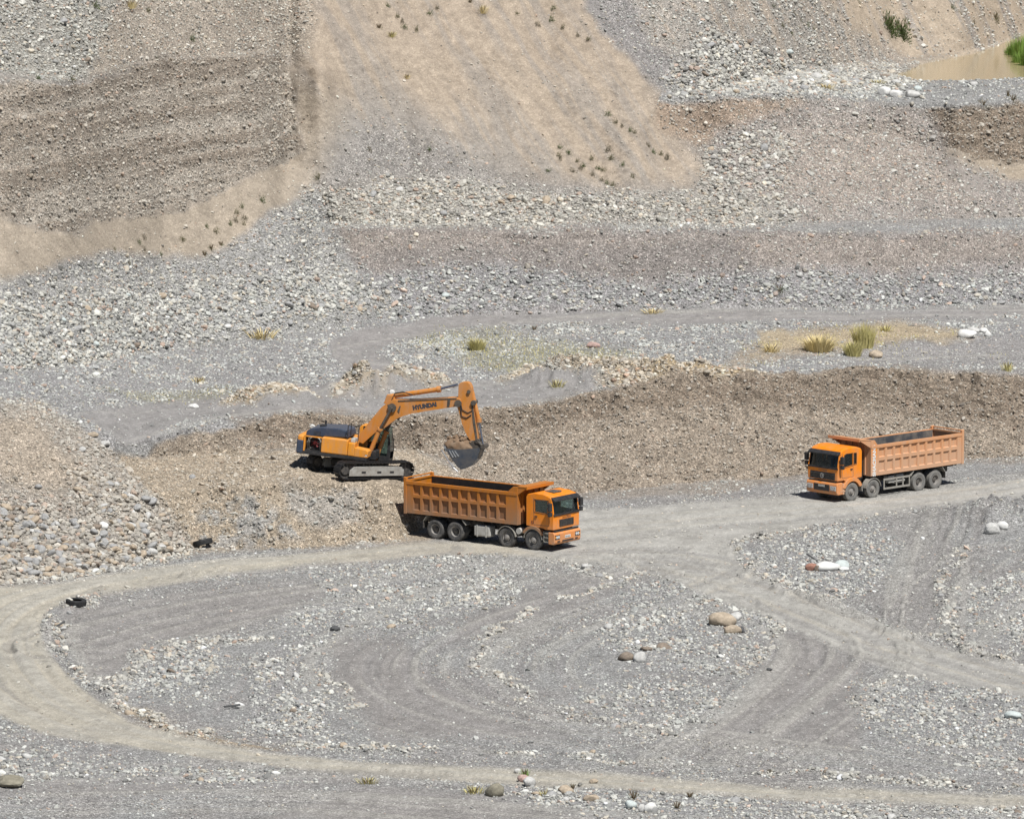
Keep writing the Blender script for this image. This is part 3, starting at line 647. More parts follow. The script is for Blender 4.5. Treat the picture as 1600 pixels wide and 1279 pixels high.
sm = N('cobble_stone'); att = sm.n('ShaderNodeAttribute', attribute_name='stint', attribute_type='INSTANCER').outputs['Color']
tco = sm.n('ShaderNodeTexCoord').outputs['Object']
sm.l(sm.mix(1.0, att, sm.ramp(sm.noise(2.5, 5, .7, tco), [(.3, .72), (.7, 1.2)]), 'MULTIPLY'), sm.b.inputs['Base Color']); sm.b.inputs['Roughness'].default_value = .85; sm.b.inputs['Specular IOR Level'].default_value = .2
STM = sm.m
def stone_nodes(variants, subdiv):
    g = bpy.data.node_groups.new('strew_stones', 'GeometryNodeTree')
    g.interface.new_socket('Geometry', in_out='INPUT', socket_type='NodeSocketGeometry'); g.interface.new_socket('Geometry', in_out='OUTPUT', socket_type='NodeSocketGeometry')
    nd = g.nodes; L_ = g.links.new; gi = nd.new('NodeGroupInput'); go = nd.new('NodeGroupOutput'); jn = nd.new('GeometryNodeJoinGeometry')
    for k in range(variants):
        ico = nd.new('GeometryNodeMeshIcoSphere'); ico.inputs['Radius'].default_value = 1; ico.inputs['Subdivisions'].default_value = subdiv
        nz = nd.new('ShaderNodeTexNoise'); nz.noise_dimensions = '4D'; nz.inputs['W'].default_value = k*7.3; nz.inputs['Scale'].default_value = .75; nz.inputs['Detail'].default_value = 2.0
        ps = nd.new('GeometryNodeInputPosition'); sub = nd.new('ShaderNodeVectorMath'); sub.operation = 'SUBTRACT'; sub.inputs[1].default_value = (.5, .5, .5)
        mul = nd.new('ShaderNodeVectorMath'); mul.operation = 'SCALE'; mul.inputs['Scale'].default_value = 1.7
        sp = nd.new('GeometryNodeSetPosition'); sh = nd.new('GeometryNodeSetShadeSmooth'); sh.inputs['Shade Smooth'].default_value = (k % 2 != 0)
        mt = nd.new('GeometryNodeSetMaterial'); mt.inputs['Material'].default_value = STM; g2 = nd.new('GeometryNodeGeometryToInstance')
        L_(ps.outputs[0], nz.inputs['Vector']); L_(nz.outputs['Color'], sub.inputs[0]); L_(sub.outputs[0], mul.inputs[0]); L_(ico.outputs[0], sp.inputs[0]); L_(mul.outputs[0], sp.inputs['Offset'])
        L_(sp.outputs[0], sh.inputs[0]); L_(sh.outputs[0], mt.inputs[0]); L_(mt.outputs[0], g2.inputs[0]); L_(g2.outputs[0], jn.inputs[0])
    io = nd.new('GeometryNodeInstanceOnPoints'); io.inputs['Pick Instance'].default_value = True
    L_(gi.outputs[0], io.inputs['Points']); L_(jn.outputs[0], io.inputs['Instance'])
    for nm, dt, sock in (('vi', 'INT', 'Instance Index'), ('srot', 'FLOAT_VECTOR', 'Rotation'), ('sscale', 'FLOAT_VECTOR', 'Scale')):
        na = nd.new('GeometryNodeInputNamedAttribute'); na.data_type = dt; na.inputs[0].default_value = nm; L_(na.outputs[0], io.inputs[sock])
    L_(io.outputs[0], go.inputs[0]); return g
SG2 = stone_nodes(9, 3); SG1 = stone_nodes(9, 2)
def strew(name, idx, grp, label, cat):
    me = bpy.data.meshes.new(name); me.vertices.add(len(idx)); me.vertices.foreach_set('co', SPt[idx].astype(np.float32).ravel())
    for nm, ty, arr, key in (('vi', 'INT', rng.integers(0, 9, len(idx)).astype(np.int32), 'value'), ('srot', 'FLOAT_VECTOR', ROT[idx].astype(np.float32).ravel(), 'vector'),
                             ('sscale', 'FLOAT_VECTOR', SC[idx].astype(np.float32).ravel(), 'vector'), ('stint', 'FLOAT_COLOR', np.concatenate([sc_[idx], np.ones((len(idx), 1))], 1).astype(np.float32).ravel(), 'color')):
        at_ = me.attributes.new(nm, ty, 'POINT'); at_.data.foreach_set(key, arr)
    me.materials.append(STM); o = bpy.data.objects.new(name, me); COL.objects.link(o)
    md = o.modifiers.new('strew', 'NODES'); md.node_group = grp; tag(o, label, cat, kind='stuff'); return o
so_ = own[ii, jj]; appr = sr*FPX/np.linalg.norm(SPt-np.array((0, 0, CAMZ)), axis=1)
pu_, pv_ = proj(SPt[:, 0], SPt[:, 1], SPt[:, 2]); vis = (pu_ > 0) & (pu_ < 1600) & (pv_ > 0) & (pv_ < 1279)
# the largest cobbles are stones of their own, the rest strewn gravel
order = np.argsort(-appr*vis)[:290]; single = np.zeros(n, bool); single[order] = True
for nm, sel, lb in (('floor_gravel', np.isin(so_, (0, 7)), 'pale gravel and small stones strewn over the grey pit floor'),
                    ('spoil_cobbles', so_ == 1, 'loose cobbles lying on the brown pit wall and the spoil pile at its left end'),
                    ('terrace_gravel', np.isin(so_, (2, 3)), 'grey gravel on the upper terrace and the embankment above it'),
                    ('slope_cobbles', np.isin(so_, (4, 5, 6)), 'white and tan cobbles lying on the talus slopes and gravel cliffs')):
    bigm = appr > 3.2
    for part, grp, sfx in ((sel & ~single & bigm, SG2, ''), (sel & ~single & ~bigm, SG1, '_fine')):
        if part.any(): strew(nm if not sfx else nm.replace('cobbles', 'pebbles').replace('gravel', 'grit'), np.nonzero(part)[0], grp, lb if not sfx else lb.replace('cobbles', 'pebbles').replace('gravel', 'grit'), 'stones')

# boulder and stone shapes
def rock_mat(name, c, vein=.25):
    k = N(name); tc = k.n('ShaderNodeTexCoord').outputs['Object']
    f = k.ramp(k.noise(2.2, 8, .7, tc), [(.32, 1-vein*1.6), (.68, 1+vein)]); k.l(k.mix(1.0, c, f, 'MULTIPLY'), k.b.inputs['Base Color'])
    k.b.inputs['Roughness'].default_value = .85; k.b.inputs['Specular IOR Level'].default_value = .2; k.bump(k.noise(9, 8, .75, tc), .5, .05); return k.m
RM = {'grey': rock_mat('rock_grey', (.34, .335, .325)), 'pale': rock_mat('rock_pale', (.50, .49, .465), .15), 'white': rock_mat('rock_white', (.66, .65, .62), .1),
      'tan': rock_mat('rock_tan', (.42, .345, .26)), 'pink': rock_mat('rock_pinkish', (.44, .31, .27)), 'brown': rock_mat('rock_brown', (.24, .195, .155)),
      'red': rock_mat('rock_reddish', (.36, .19, .14)), 'dark': rock_mat('rock_dark', (.10, .10, .10)), 'olive': rock_mat('rock_olive', (.235, .215, .165)), 'mint': rock_mat('rock_blue_grey', (.50, .54, .52), .12)}
from mathutils import noise as mnoise
def rock_mesh(seed, ang=.0, sub=3, flat=True):
    bm = bmesh.new(); bmesh.ops.create_icosphere(bm, subdivisions=sub, radius=1); rr = random.Random(seed)
    off = Vector((rr.random()*50, rr.random()*50, rr.random()*50))
    planes = [(Vector((rr.gauss(0, 1), rr.gauss(0, 1), rr.gauss(0, 1))).normalized(), rr.uniform(.62, .88)) for _ in range(int(ang*14))]
    for v in bm.verts:
        p = v.co.copy(); p *= 1+.22*mnoise.noise(p*.9+off)+.08*mnoise.noise(p*2.4+off)+.03*mnoise.noise(p*6+off)
        for nn_, d in planes:
            e = p.dot(nn_)-d
            if e > 0: p -= nn_*e*.92
        if p.z < -.55: p.z = -.55+(p.z+.55)*.3
        v.co = p
    me = bpy.data.meshes.new('rock'); bm.to_mesh(me); bm.free(); me.polygons.foreach_set('use_smooth', [ang < .5]*len(me.polygons)); return me
def boulder(name, u, v, wpx, hpx, c, label, seed, ang=.2, rz=0, cat='boulder', group=None, depth=.8, sink=.25):
    me = rock_mesh(seed, ang); me.name = name; me.materials.append(RM[c]); o = bpy.data.objects.new(name, me); COL.objects.link(o)
    g = ground_px(u, v); s = FPX/math.hypot(g.y, CAMZ-g.z); g = ground_px(u, v+hpx*.35)
    rx = wpx/s/2*1.12; rz_ = hpx/s/2*1.3; o.scale = (rx, rx*depth, rz_); o.rotation_euler = (0, 0, R(rz)); zz = ground_z(g.x, g.y)
    o.location = (g.x, g.y, zz+rz_*.5); tag(o, label, cat, group); return o
B = [('boulder', 1128, 968, 38, 22, 'tan', 'large smooth tan boulder in the gravel patch below the diagonal track', .2),
 ('boulder', 1150, 963, 20, 14, 'pale', 'pale grey stone tucked behind the large smooth tan boulder', .3),
 ('rock_slab', 1143, 984, 28, 13, 'tan', 'flat square-edged tan slab lying just below the large tan boulder', .9),
 ('boulder', 1159, 984, 11, 11, 'dark', 'small dark stone at the right end of the flat tan slab', .5),
 ('boulder', 978, 1026, 25, 14, 'brown', 'low brownish boulder, left one of the pair in the middle of the pit floor', .4),
 ('boulder', 1001, 1027, 21, 17, 'pale', 'rounded pale boulder, right one of the pair in the middle of the pit floor', .3),
 ('rock_slab', 1010, 1013, 20, 7, 'brown', 'thin dark brown slab behind the pair of boulders on the pit floor', .8),
 ('boulder', 1268, 886, 19, 12, 'red', 'reddish rounded boulder at the left end of the pale rock row on the pit floor', .3),
 ('boulder', 1277, 888, 9, 11, 'brown', 'small brown stone wedged between the reddish boulder and the cream boulder', .3),
 ('boulder', 1292, 885, 36, 14, 'white', 'long cream boulder in the middle of the pale rock row on the pit floor', .2),
 ('boulder', 1316, 882, 24, 12, 'mint', 'bluish white boulder at the right end of the pale rock row on the pit floor', .3),
 ('boulder', 1318, 888, 16, 5, 'white', 'small flat white stone under the bluish white boulder', .3),
 ('boulder', 1339, 866, 8, 4, 'white', 'tiny bright white block alone behind the pale rock row', .8),
 ('boulder', 1305, 855, 5, 6, 'white', 'tiny upright white stone behind the pale rock row', .6),
 ('boulder', 1551, 826, 25, 17, 'pale', 'large pale boulder, left one of two at the foot of the low right mound', .5),
 ('boulder', 1566, 820, 17, 12, 'white', 'white boulder, right one of two at the foot of the low right mound', .4),
 ('boulder', 774, 1235, 31, 20, 'olive', 'round dark olive grey boulder at the bottom edge beside the tan road', .15),
 ('boulder', 819, 1216, 19, 12, 'pink', 'pinkish brown boulder touching a pale one just below the tan road', .3),
 ('boulder', 826, 1221, 20, 13, 'pale', 'pale pink boulder in front of the pinkish brown one below the tan road', .3),
 ('boulder', 883, 1234, 24, 14, 'tan', 'rounded tan boulder among gravel near the bottom edge', .3),
 ('boulder', 924, 1246, 23, 11, 'tan', 'flat cream and tan stone near the bottom edge, right of the rounded tan boulder', .4),
 ('boulder', 928, 1220, 13, 7, 'tan', 'small flat tan stone just below the tan road', .4),
 ('boulder', 809, 1204, 11, 8, 'pale', 'small pale stone on the near edge of the tan road beside a grass tuft', .3),
 ('boulder', 1016, 1262, 20, 17, 'white', 'blocky bright white boulder at the bottom edge of the picture', .85),
 ('boulder', 1003, 1263, 12, 12, 'pale', 'pale stone leaning on the left side of the blocky white boulder', .4),
 ('boulder', 985, 1257, 18, 12, 'mint', 'blue grey stone two to the left of the blocky white boulder', .4),
 ('boulder', 1583, 1117, 27, 12, 'mint', 'flat bluish grey boulder at the right edge of the pit floor', .4),
 ('boulder', 928, 539, 19, 11, 'pink', 'lone pinkish boulder on the upper terrace', .4),
 ('boulder', 1511, 522, 26, 15, 'white', 'large white boulder, left one of three on the upper terrace', .3),
 ('boulder', 1521, 516, 18, 9, 'pale', 'pale boulder behind the large white one on the upper terrace', .4),
 ('boulder', 1536, 516, 13, 8, 'white', 'small white boulder in the middle of the group on the upper terrace', .4),
 ('boulder', 1543, 522, 12, 10, 'white', 'small white boulder at the right end of the group on the upper terrace', .5),
 ('boulder', 1368, 554, 20, 12, 'tan', 'yellowish tan block at the foot of the tall dry grass', .7),
 ('boulder', 1382, 144, 19, 14, 'white', 'white boulder at the left of the trio in front of the muddy pond', .3),
 ('boulder', 1399, 146, 19, 10, 'white', 'flat white boulder in the middle of the trio in front of the muddy pond', .3),
 ('boulder', 1425, 147, 23, 12, 'pale', 'pinkish white boulder at the right of the trio in front of the muddy pond', .3),
 ('boulder', 1434, 138, 11, 8, 'mint', 'small blue grey boulder behind the trio in front of the muddy pond', .4),
 ('boulder', 1256, 138, 14, 8, 'grey', 'dark grey boulder at the foot of the far gravel slope', .4),
 ('boulder', 1277, 120, 18, 10, 'pale', 'pale boulder low on the far gravel slope left of the pond', .4),
 ('boulder', 1234, 90, 14, 7, 'mint', 'blue grey boulder higher on the far gravel slope', .4),
 ('boulder', 1521, 131, 14, 7, 'pale', 'pale stone on the near bank of the muddy pond', .4),
 ('boulder', 1400, 128, 14, 7, 'pale', 'pale stone on the weedy bank just behind the white boulder trio', .4),
 ('boulder', 1443, 116, 13, 6, 'white', 'white stone at the left tip of the muddy pond', .4),
 ('boulder', 372, 1101, 17, 9, 'white', 'chalky white stone on the left pit floor', .5),
 ('rock_slab', 302, 634, 18, 7, 'white', 'flat white block beside the left spoil heap on the terrace', .8),
 ('rock_slab', 163, 692, 18, 7, 'pale', 'long pale block lying on the crest of the left cobble pile', .9),
 ('rock_slab', 146, 678, 20, 7, 'tan', 'long tan block above the pale one on the crest of the left cobble pile', .9),
 ('boulder', 162, 822, 14, 11, 'white', 'white boulder in the middle of the left cobble pile', .4),
 ('boulder', 613, 613, 9, 7, 'white', 'white rock on the spoil heap above the bend of the digger boom', .4),
 ('rock_slab', 622, 655, 11, 5, 'white', 'white slab at the pit wall crest under the digger boom', .8),
 ('rock_slab', 488, 666, 8, 7, 'white', 'white slab standing at the wall crest behind the engine hood', .8),
 ('boulder', 304, 849, 18, 12, 'tan', 'tan boulder against the upper side of the dark half-buried tyre', .5),
 ('boulder', 108, 957, 8, 6, 'grey', 'small grey stone in front of the black tyre', .3),
 ('boulder', 523, 982, 15, 10, 'dark', 'black lump lying alone on the grey pit floor', .8),
 ('rock_slab', 14, 1222, 44, 18, 'olive', 'broad dark slab cut by the left edge of the picture', .8),
 ('boulder', 1202, 1045, 9, 5, 'dark', 'small dark stone on the smooth right pit floor', .4),
 ('boulder', 1170, 68, 11, 6, 'brown', 'brown clod on the far gravel slope below the earth scar', .6)]
for i, (nm, u, v, wp, hp, c, lb, ang) in enumerate(B): boulder(nm, u, v, wp, hp, c, lb, 100+i, ang, rz=(i*53) % 30-15, cat='slab' if 'slab' in nm else 'boulder', depth=.75)
def splinter(u, v, L, ang, lb):
    g = ground_px(u, v); o = MB().box(-L/2, L/2, -.07, .07, 0, .09, ch=.02).build('dark_splinter', RM['dark']); o.location = g+Vector((0, 0, .12)); o.rotation_euler = (0, R(ang), R(10)); tag(o, lb, 'debris'); return o
splinter(1271, 877, 1.0, 35, 'pointed black scrap propped behind the reddish boulder')
splinter(92, 981, .8, -30, 'dark stick lying in the stone row at the left road bend')
splinter(363, 1107, .8, -6, 'thin dark stick beside the chalky white stone')
# 290 largest cobbles, one object each
vm = []
for k in range(10):
    me = rock_mesh(500+k, .25 if k % 3 else .6, 2); me.name = 'stone'; vm.append(me)
spal = ['grey', 'pale', 'tan', 'pink', 'mint', 'white', 'brown']
vmm = {}
parent_of = SET
for r_, i in enumerate(order):
    c = sc_[i]; key = min(spal, key=lambda s: sum((a_-b_)**2 for a_, b_ in zip({'grey': (.34, .335, .325), 'pale': (.5, .49, .465), 'tan': (.42, .345, .26), 'pink': (.44, .31, .27), 'mint': (.5, .54, .52), 'white': (.66, .65, .62), 'brown': (.24, .195, .155)}[s], c)))
    kk = (r_ % 10, key)
    if kk not in vmm: m_ = vm[kk[0]].copy(); m_.name = 'stone'; m_.materials.clear(); m_.materials.append(RM[key]); vmm[kk] = m_
    o = bpy.data.objects.new('stone', vmm[kk]); COL.objects.link(o); o.location = SPt[i]; o.rotation_euler = ROT[i]; o.scale = SC[i]; o.parent = SET[so_[i]]

# ------------------------------------------------------------------ shared vehicle pieces
TYP = [(.30, -.12), (.40, -.15), (.50, -.155), (.535, -.135), (.545, -.11), (.545, -.05), (.53, -.045), (.53, -.03), (.545, -.025), (.545, .025), (.53, .03), (.53, .045), (.545, .05), (.545, .11), (.535, .135), (.50, .155), (.40, .15), (.30, .12)]
def make_tyre(name, mat, parent=None, r=.545):
    k = r/.545; m = MB(); m.lathe([(a*k, b) for a, b in TYP], (0, 0, 0), 'y', 40)
    for i in range(36):
        a = 2*math.pi*i/36
        for sgn in (-1, 1):
            c, s_ = math.cos(a+sgn*.04), math.sin(a+sgn*.04); t = Vector((-s_, 0, c)); rr = Vector((c, 0, s_)); p = rr*(r-.002); vs = []
            for dy in (.085, .148):
                for dt in (-.028, .028):
                    for dr in (-.01, .012-(.02 if dy > .1 else 0)): vs.append((p+t*dt+rr*dr+Vector((0, sgn*dy, 0)))[:])
            m.add(vs, [(0, 1, 3, 2), (4, 6, 7, 5), (0, 4, 5, 1), (2, 3, 7, 6), (1, 5, 7, 3)])
    return m.build(name, mat, parent)
def arc(cx, cz, r, a0, a1, n): return [(cx+r*math.cos(R(a0+(a1-a0)*i/n)), cz+r*math.sin(R(a0+(a1-a0)*i/n))) for i in range(n+1)]
TYRE = {}
def wheel(root, x, y, side, kind, tm, first={}):
    """side -1 right, +1 left; kind 'steer' or 'drive' (twin)"""
    key = (kind, tm)
    if key not in first:
        w_ = MB()
        if kind == 'steer': w_.lathe([(.30, -.12), (.295, .10), (.27, .11), (.25, .03), (.20, .02), (.185, .09), (.13, .10), (.12, .16), (.06, .17), (.0, .17)], (0, 0, 0), 'y', 32)
        else: w_.lathe([(.30, -.5), (.30, .12), (.275, .12), (.255, .02), (.22, -.06), (.16, -.07), (.13, -.07)], (0, 0, 0), 'y', 32)
        ro = w_.build('wheel', M['rim']); ty = make_tyre('tyre', M[tm], ro); kids = [ty]
        if kind == 'drive': t2 = inst(ty, 'tyre', ro, (0, -.34, 0)); kids.append(t2)
        h = MB()
        if kind == 'drive': h.lathe([(.14, -.08), (.135, .04), (.10, .06), (.0, .06)], (0, 0, 0), 'y', 20)
        else: h.lathe([(.075, .165), (.07, .20), (.0, .20)], (0, 0, 0), 'y', 16)
        kids.append(h.build('hub', M['hub'] if kind == 'drive' else M['rim'], ro)); first[key] = (ro, kids)
        o = ro
    else:
        src, kk = first[key]; o = inst(src, 'wheel')
        for k_ in kk: c = inst(k_, k_.name.split('.')[0], o); c.location = k_.location
    o.parent = root; o.location = (x, y, .535); o.rotation_euler = (0, random.uniform(0, 6), 0 if side > 0 else math.pi)
    return o

def text_mesh(name, txt, size, mat, parent, M4, extrude=.004, spacing=1.0, bold=0.0):
    cu = bpy.data.curves.new('txt', 'FONT'); cu.body = txt; cu.size = size; cu.extrude = extrude; cu.align_x = 'CENTER'; cu.align_y = 'CENTER'; cu.space_character = spacing; cu.offset = bold; cu.resolution_u = 3
    to = bpy.data.objects.new('txt', cu); COL.objects.link(to); bpy.context.view_layer.update()
    me = bpy.data.meshes.new_from_object(to.evaluated_get(bpy.context.evaluated_depsgraph_get())); bpy.data.objects.remove(to); bpy.data.curves.remove(cu)
    me.name = name; me.materials.clear(); me.materials.append(mat); o = bpy.data.objects.new(name, me); COL.objects.link(o); o.parent = parent; o.matrix_local = M4; return o
def frame_m(origin, xdir, ydir):
    x = Vector(xdir).normalized(); zv = x.cross(Vector(ydir)).normalized(); y = zv.cross(x)
    return Matrix.Translation(origin) @ Matrix((x, y, zv)).transposed().to_4x4()

def boolean(o, cutters, op='DIFFERENCE'):
    par = o.parent; o.parent = None
    for c in cutters:
        md = o.modifiers.new('b', 'BOOLEAN'); md.object = c; md.operation = op; md.solver = 'MANIFOLD'
    bpy.context.view_layer.update(); me = bpy.data.meshes.new_from_object(o.evaluated_get(bpy.context.evaluated_depsgraph_get()))
    o.modifiers.clear(); o.data = me; o.parent = par
    for c in cutters: bpy.data.objects.remove(c)
    return o

def dump_truck(P, root):
    xc0, xc1, xb0, xb1 = P['cab_back'], P['cab_front'], P['box_front'], P['box_rear']; box = P['box_mat']; cabm = P['cab_mat']
    # chassis
    c = MB(); 
    for s in (-1, 1): c.box(xb1+.5, xc1-.35, s*.43-.04, s*.43+.04, .78, 1.05, ch=.01)
    for x in P['cross']: c.box(x-.06, x+.06, -.43, .43, .82, 1.0)
    c.build('chassis_frame', M['chassis'], root)
    for x in P['axles']:
        ax = MB().tube([(x, -1.0, .535), (x, 1.0, .535)], .085, 10)
        if x in P['axles'][2:]: ax.lathe([(.0, -.22), (.2, -.16), (.24, 0), (.2, .16), (0, .22)], (x, 0, .535), 'y', 14)
        ax.build('axle', M['chassis'], root)
    def spring(pts, r):
        MB().tube(pts, r, 6).build('leaf_spring', M['chassis'], root)
    for s in (-1, 1):
        for x in P['axles'][:2]: spring([(x-.75, s*.45, .78), (x-.3, s*.45, .63), (x+.3, s*.45, .63), (x+.75, s*.45, .78)], .05)
        a, b = P['axles'][2:]; spring([(b-.25, s*.5, .62), ((a+b)/2, s*.5, .86), (a+.25, s*.5, .62)], .08)
    for i, x in enumerate(P['axles']):
        for s in (-1, 1): wheel(root, x, s*(1.06 if i < 2 else 1.06), s, 'steer' if i < 2 else 'drive', P['tyre'])
    # ---- tipper body
    zb, zr, zp, hw = 1.30, 3.08, 3.42, 1.27; Lb = xb0-xb1
    fl = MB(); fl.box(xb1+.02, xb0-.02, -hw+.05, hw-.05, zb, zb+.12)
    for s in (-1, 1): fl.box(xb1+.1, xb0-.1, s*.5-.07, s*.5+.07, zb-.24, zb)
    x = xb1+.5
    while x < xb0-.3: fl.box(x-.05, x+.05, -hw+.1, hw-.1, zb-.1, zb); x += .6
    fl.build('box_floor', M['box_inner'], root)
    x0, x1 = xb1+P['rear_solid'], xb0-P['front_solid']; ncol = 10; pit = (x1-x0)/ncol; rw = pit*.235; rows = [(zb+.20, zb+.90), (zb+1.06, zb+1.66)] if P['rows'] == 0 else [(zb+.22, zb+.86), (zb+1.06, zb+1.62)]
    dep = .085
    for s in (-1, 1):
        sw = MB(); yo, yi = s*hw, s*(hw-dep-.03)
        sw.box(xb1, xb0, min(yi, s*(hw-dep-.05)), max(yi, s*(hw-dep-.05)), zb, zr-.04)       # inner skin
        def slab(a, b, c_, d): sw.box(a, b, min(yo, s*(hw-dep-.03)), max(yo, s*(hw-dep-.03)), c_, d)
        slab(xb1, x0, zb, zr); slab(x1, xb0, zb, zr+.0)
        slab(x0, x1, zb, rows[0][0]); slab(x0, x1, rows[0][1], rows[1][0]); slab(x0, x1, rows[1][1], zr)
        for i in range(ncol+1):
            a = x0+i*pit-rw/2; b = a+rw; a = max(a, x0); b = min(b, x1)
            for (c_, d) in rows: slab(a, b, c_, d)
        sw.box(xb1+.02, xb0-.02, min(yo, yo+s*.03)-.0, max(yo, yo+s*.03), zr-.16, zr+.015, ch=.012)   # top rail, proud
        sw.build('side_wall', box, root)
        for i in range(ncol):
            for (c_, d) in rows:
                a = x0+i*pit+rw/2 if i else x0+rw/2; b = x0+(i+1)*pit-rw/2; a += .0; g = .045
                p = MB(); y0, y1 = s*(hw-.004), s*(hw-dep); vs = [(a, y0, c_), (b, y0, c_), (b, y0, d), (a, y0, d), (a+g, y1, c_+g), (b-g, y1, c_+g), (b-g, y1, d-g), (a+g, y1, d-g)]
                fs = [(4, 5, 6, 7), (0, 1, 5, 4), (1, 2, 6, 5), (2, 3, 7, 6), (3, 0, 4, 7)]
                if s > 0: fs = [f[::-1] for f in fs]
                p.add(vs, fs); p.build('side_panel', P['panel_mat'], root)
        # raised front corner and rear post
        fp = MB(); fp.prism([(x1+.02, zr), (xb0, zr), (xb0, zp), (xb0-.32, zp-.02)], min(yo, s*(hw-.11)), max(yo, s*(hw-.11)), ch=.012); fp.build('corner_plate', box, root)
        rp = MB(); rp.prism([(xb1-.05, zb-.05), (xb1+.13, zb-.05), (xb1+.13, zr+.18), (xb1-.05, zr+.22)], min(s*(hw+.035), s*(hw-.12)), max(s*(hw+.035), s*(hw-.12)), ch=.012); rp.build('corner_post', box, root)
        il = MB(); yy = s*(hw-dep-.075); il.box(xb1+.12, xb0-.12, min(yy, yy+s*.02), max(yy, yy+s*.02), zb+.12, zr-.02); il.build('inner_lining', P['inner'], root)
        ra = MB(); yy = s*(hw-.02)
        ra.box(xb1+.05, xb0-.05, min(s*(hw-.16), s*hw), max(s*(hw-.16), s*hw), zr-.03, zr+.008); ra.build('top_rail', box, root)
    hb = MB(); hb.box(xb0-.09, xb0, -hw+.10, hw-.10, zb, zp-.02)
    for y in (-.8, -.27, .27, .8): hb.box(xb0, xb0+.07, y-.06, y+.06, zb+.05, zp-.1)
    hb.build('headboard', box, root)
    gd = MB(); xg = xb0+P['guard']; gd.prism([(xb0-.02, zp-.02), (xg, zp+P['guard_rise']), (xg, zp+P['guard_rise']+.05), (xb0-.02, zp+.03)], -hw, hw)
    gd.box(xg-.05, xg+.004, -hw, hw, zp+P['guard_rise']-.10, zp+P['guard_rise']+.07)
    for s in (-1, 1): gd.prism([(xb0+.004, zp-.45), (xg-.02, zp+P['guard_rise']-.02), (xb0+.004, zp-.02)], min(s*(hw-.02), s*(hw-.05)), max(s*(hw-.02), s*(hw-.05)))
    gd.build('cab_guard', box, root)
    tg = MB(); tg.box(xb1-.02, xb1+.05, -hw+.13, hw-.13, zb, zr-.05)
    for z0 in (zb+.03, zb+.85, zr-.2): tg.box(xb1-.09, xb1-.02, -hw+.15, hw-.15, z0, z0+.13)
    for y in (-.75, -.25, .25, .75): tg.box(xb1-.087, xb1-.022, y-.06, y+.06, zb+.16, zr-.2)
    tg.box(xb1-.02, xb1+.10, -hw+.12, hw-.12, zr-.05, zr+.04); tg.tube([(xb1, -hw-.02, zr+.16), (xb1, hw+.02, zr+.16)], .04, 8); tg.build('tailgate', box, root)
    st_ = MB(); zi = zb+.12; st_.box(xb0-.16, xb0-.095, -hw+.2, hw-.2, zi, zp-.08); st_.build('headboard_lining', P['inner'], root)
    # mudguards, tank, battery and air parts
    a, b = P['axles'][2:]; 
    for s in (-1, 1):
        y0, y1 = s*.78, s*1.24
        for (p0, p1) in (((b-.80, .95), (b-.55, 1.26)), ((a+.50, 1.26), (a+.78, .98))):
            mg = MB().prism([p0, p1, (p1[0]+.0, p1[1]-.04), (p0[0]+.03, p0[1]-.03)] if p0[0] < a else [p0, p1, (p1[0]-.03, p1[1]-.03), (p0[0], p0[1]-.05)], min(y0, y1), max(y0, y1)); mg.build('mudguard', M['dusty_steel'], root)
        MB().prism([(b-.82, .55), (b-.79, .55), (b-.77, .96), (b-.80, .96)], min(y0, y1), max(y0, y1)).build('mud_flap', M['chassis'], root)
        for i, xx in enumerate(P['axles'][:2]):
            if i == 0 and P['rows'] == 1: continue
            f = MB(); rr = .64; o_ = arc(xx, .54, rr, 8, 172, 12); i_ = arc(xx, .54, rr-.035, 8, 172, 12)[::-1]
            f.prism(o_+i_, min(s*.86, s*1.25), max(s*.86, s*1.25)); f.build('wheel_arch', M['dusty_steel'] if i or P['rows'] == 0 else M['black'], root)
    tx0, tx1 = P['tank']; tk = MB()
    for s in ((-1,) if P['rows'] == 0 else (1, -1)):
        if P['rows'] == 0:
            tk.box(tx0, tx1, -1.2, -.62, .42, 1.04, ch=.09)
            for xx in (tx0+.25, tx1-.25): tk.box(xx-.03, xx+.03, -1.215, -.6, .40, 1.06)
        else:
            for zz in (.38, .92): tk.box(tx0, tx1, s*1.17-.02, s*1.17+.02, zz, zz+.11)
            for xx in (tx0, tx0+.55, tx0+1.1, tx1-.09): tk.box(xx, xx+.09, s*1.17-.018, s*1.17+.018, .49, .92)
    tk.build('fuel_tank' if P['rows'] == 0 else 'side_guard', M['pale_metal'] if P['rows'] == 0 else M['dusty_steel'], root)
    for s in (-1, 1):
        if P['rows'] == 1:
            MB().tube([(tx0+.4, s*.9, 1.02), (tx0+1.0, s*.9, 1.02)], .14, 12).build('air_tank', M['pale_metal'], root); MB().box(tx0+1.25, tx0+1.75, s*.9-.2, s*.9+.2, .70, 1.12, ch=.03).build('battery_box', M['pale_metal'], root)
            MB().tube([(tx0+.2, s*.85, .72), (tx0+1.1, s*.85, .72)], .12, 12).build('air_tank', M['pale_metal'], root)
        else:
            MB().tube([(-1.02, s*.72, .95), (-1.02, s*1.16, .95)], .17, 16).build('air_filter', M['pale_metal'], root); MB().box(-3.3, -3.0, s*.75-.1, s*.75+.1, .6, 1.0).build('battery_box', M['chassis'], root)
    # exhaust stack / intake behind the cab
    ex = MB(); ex.box(xb0+.08, xc0-.05, .25, .7, 1.1, 2.7, ch=.03); ex.tube([(xb0+.25, -.6, 1.0), (xb0+.25, -.6, 2.6)], .09, 10); ex.build('air_intake', M['black'], root)
    # ---- cab: hollow shell with real window openings
    W = 1.225; prof = P['prof']
    sh = MB().prism(prof, -W, W, ch=P['cab_bevel']).build('cab', [cabm, M['seat']], root)
    cx = (xc0+xc1)/2; inn = MB().prism(P['inner_prof'], -W+.07, W-.07).build('cut', M['seat'])
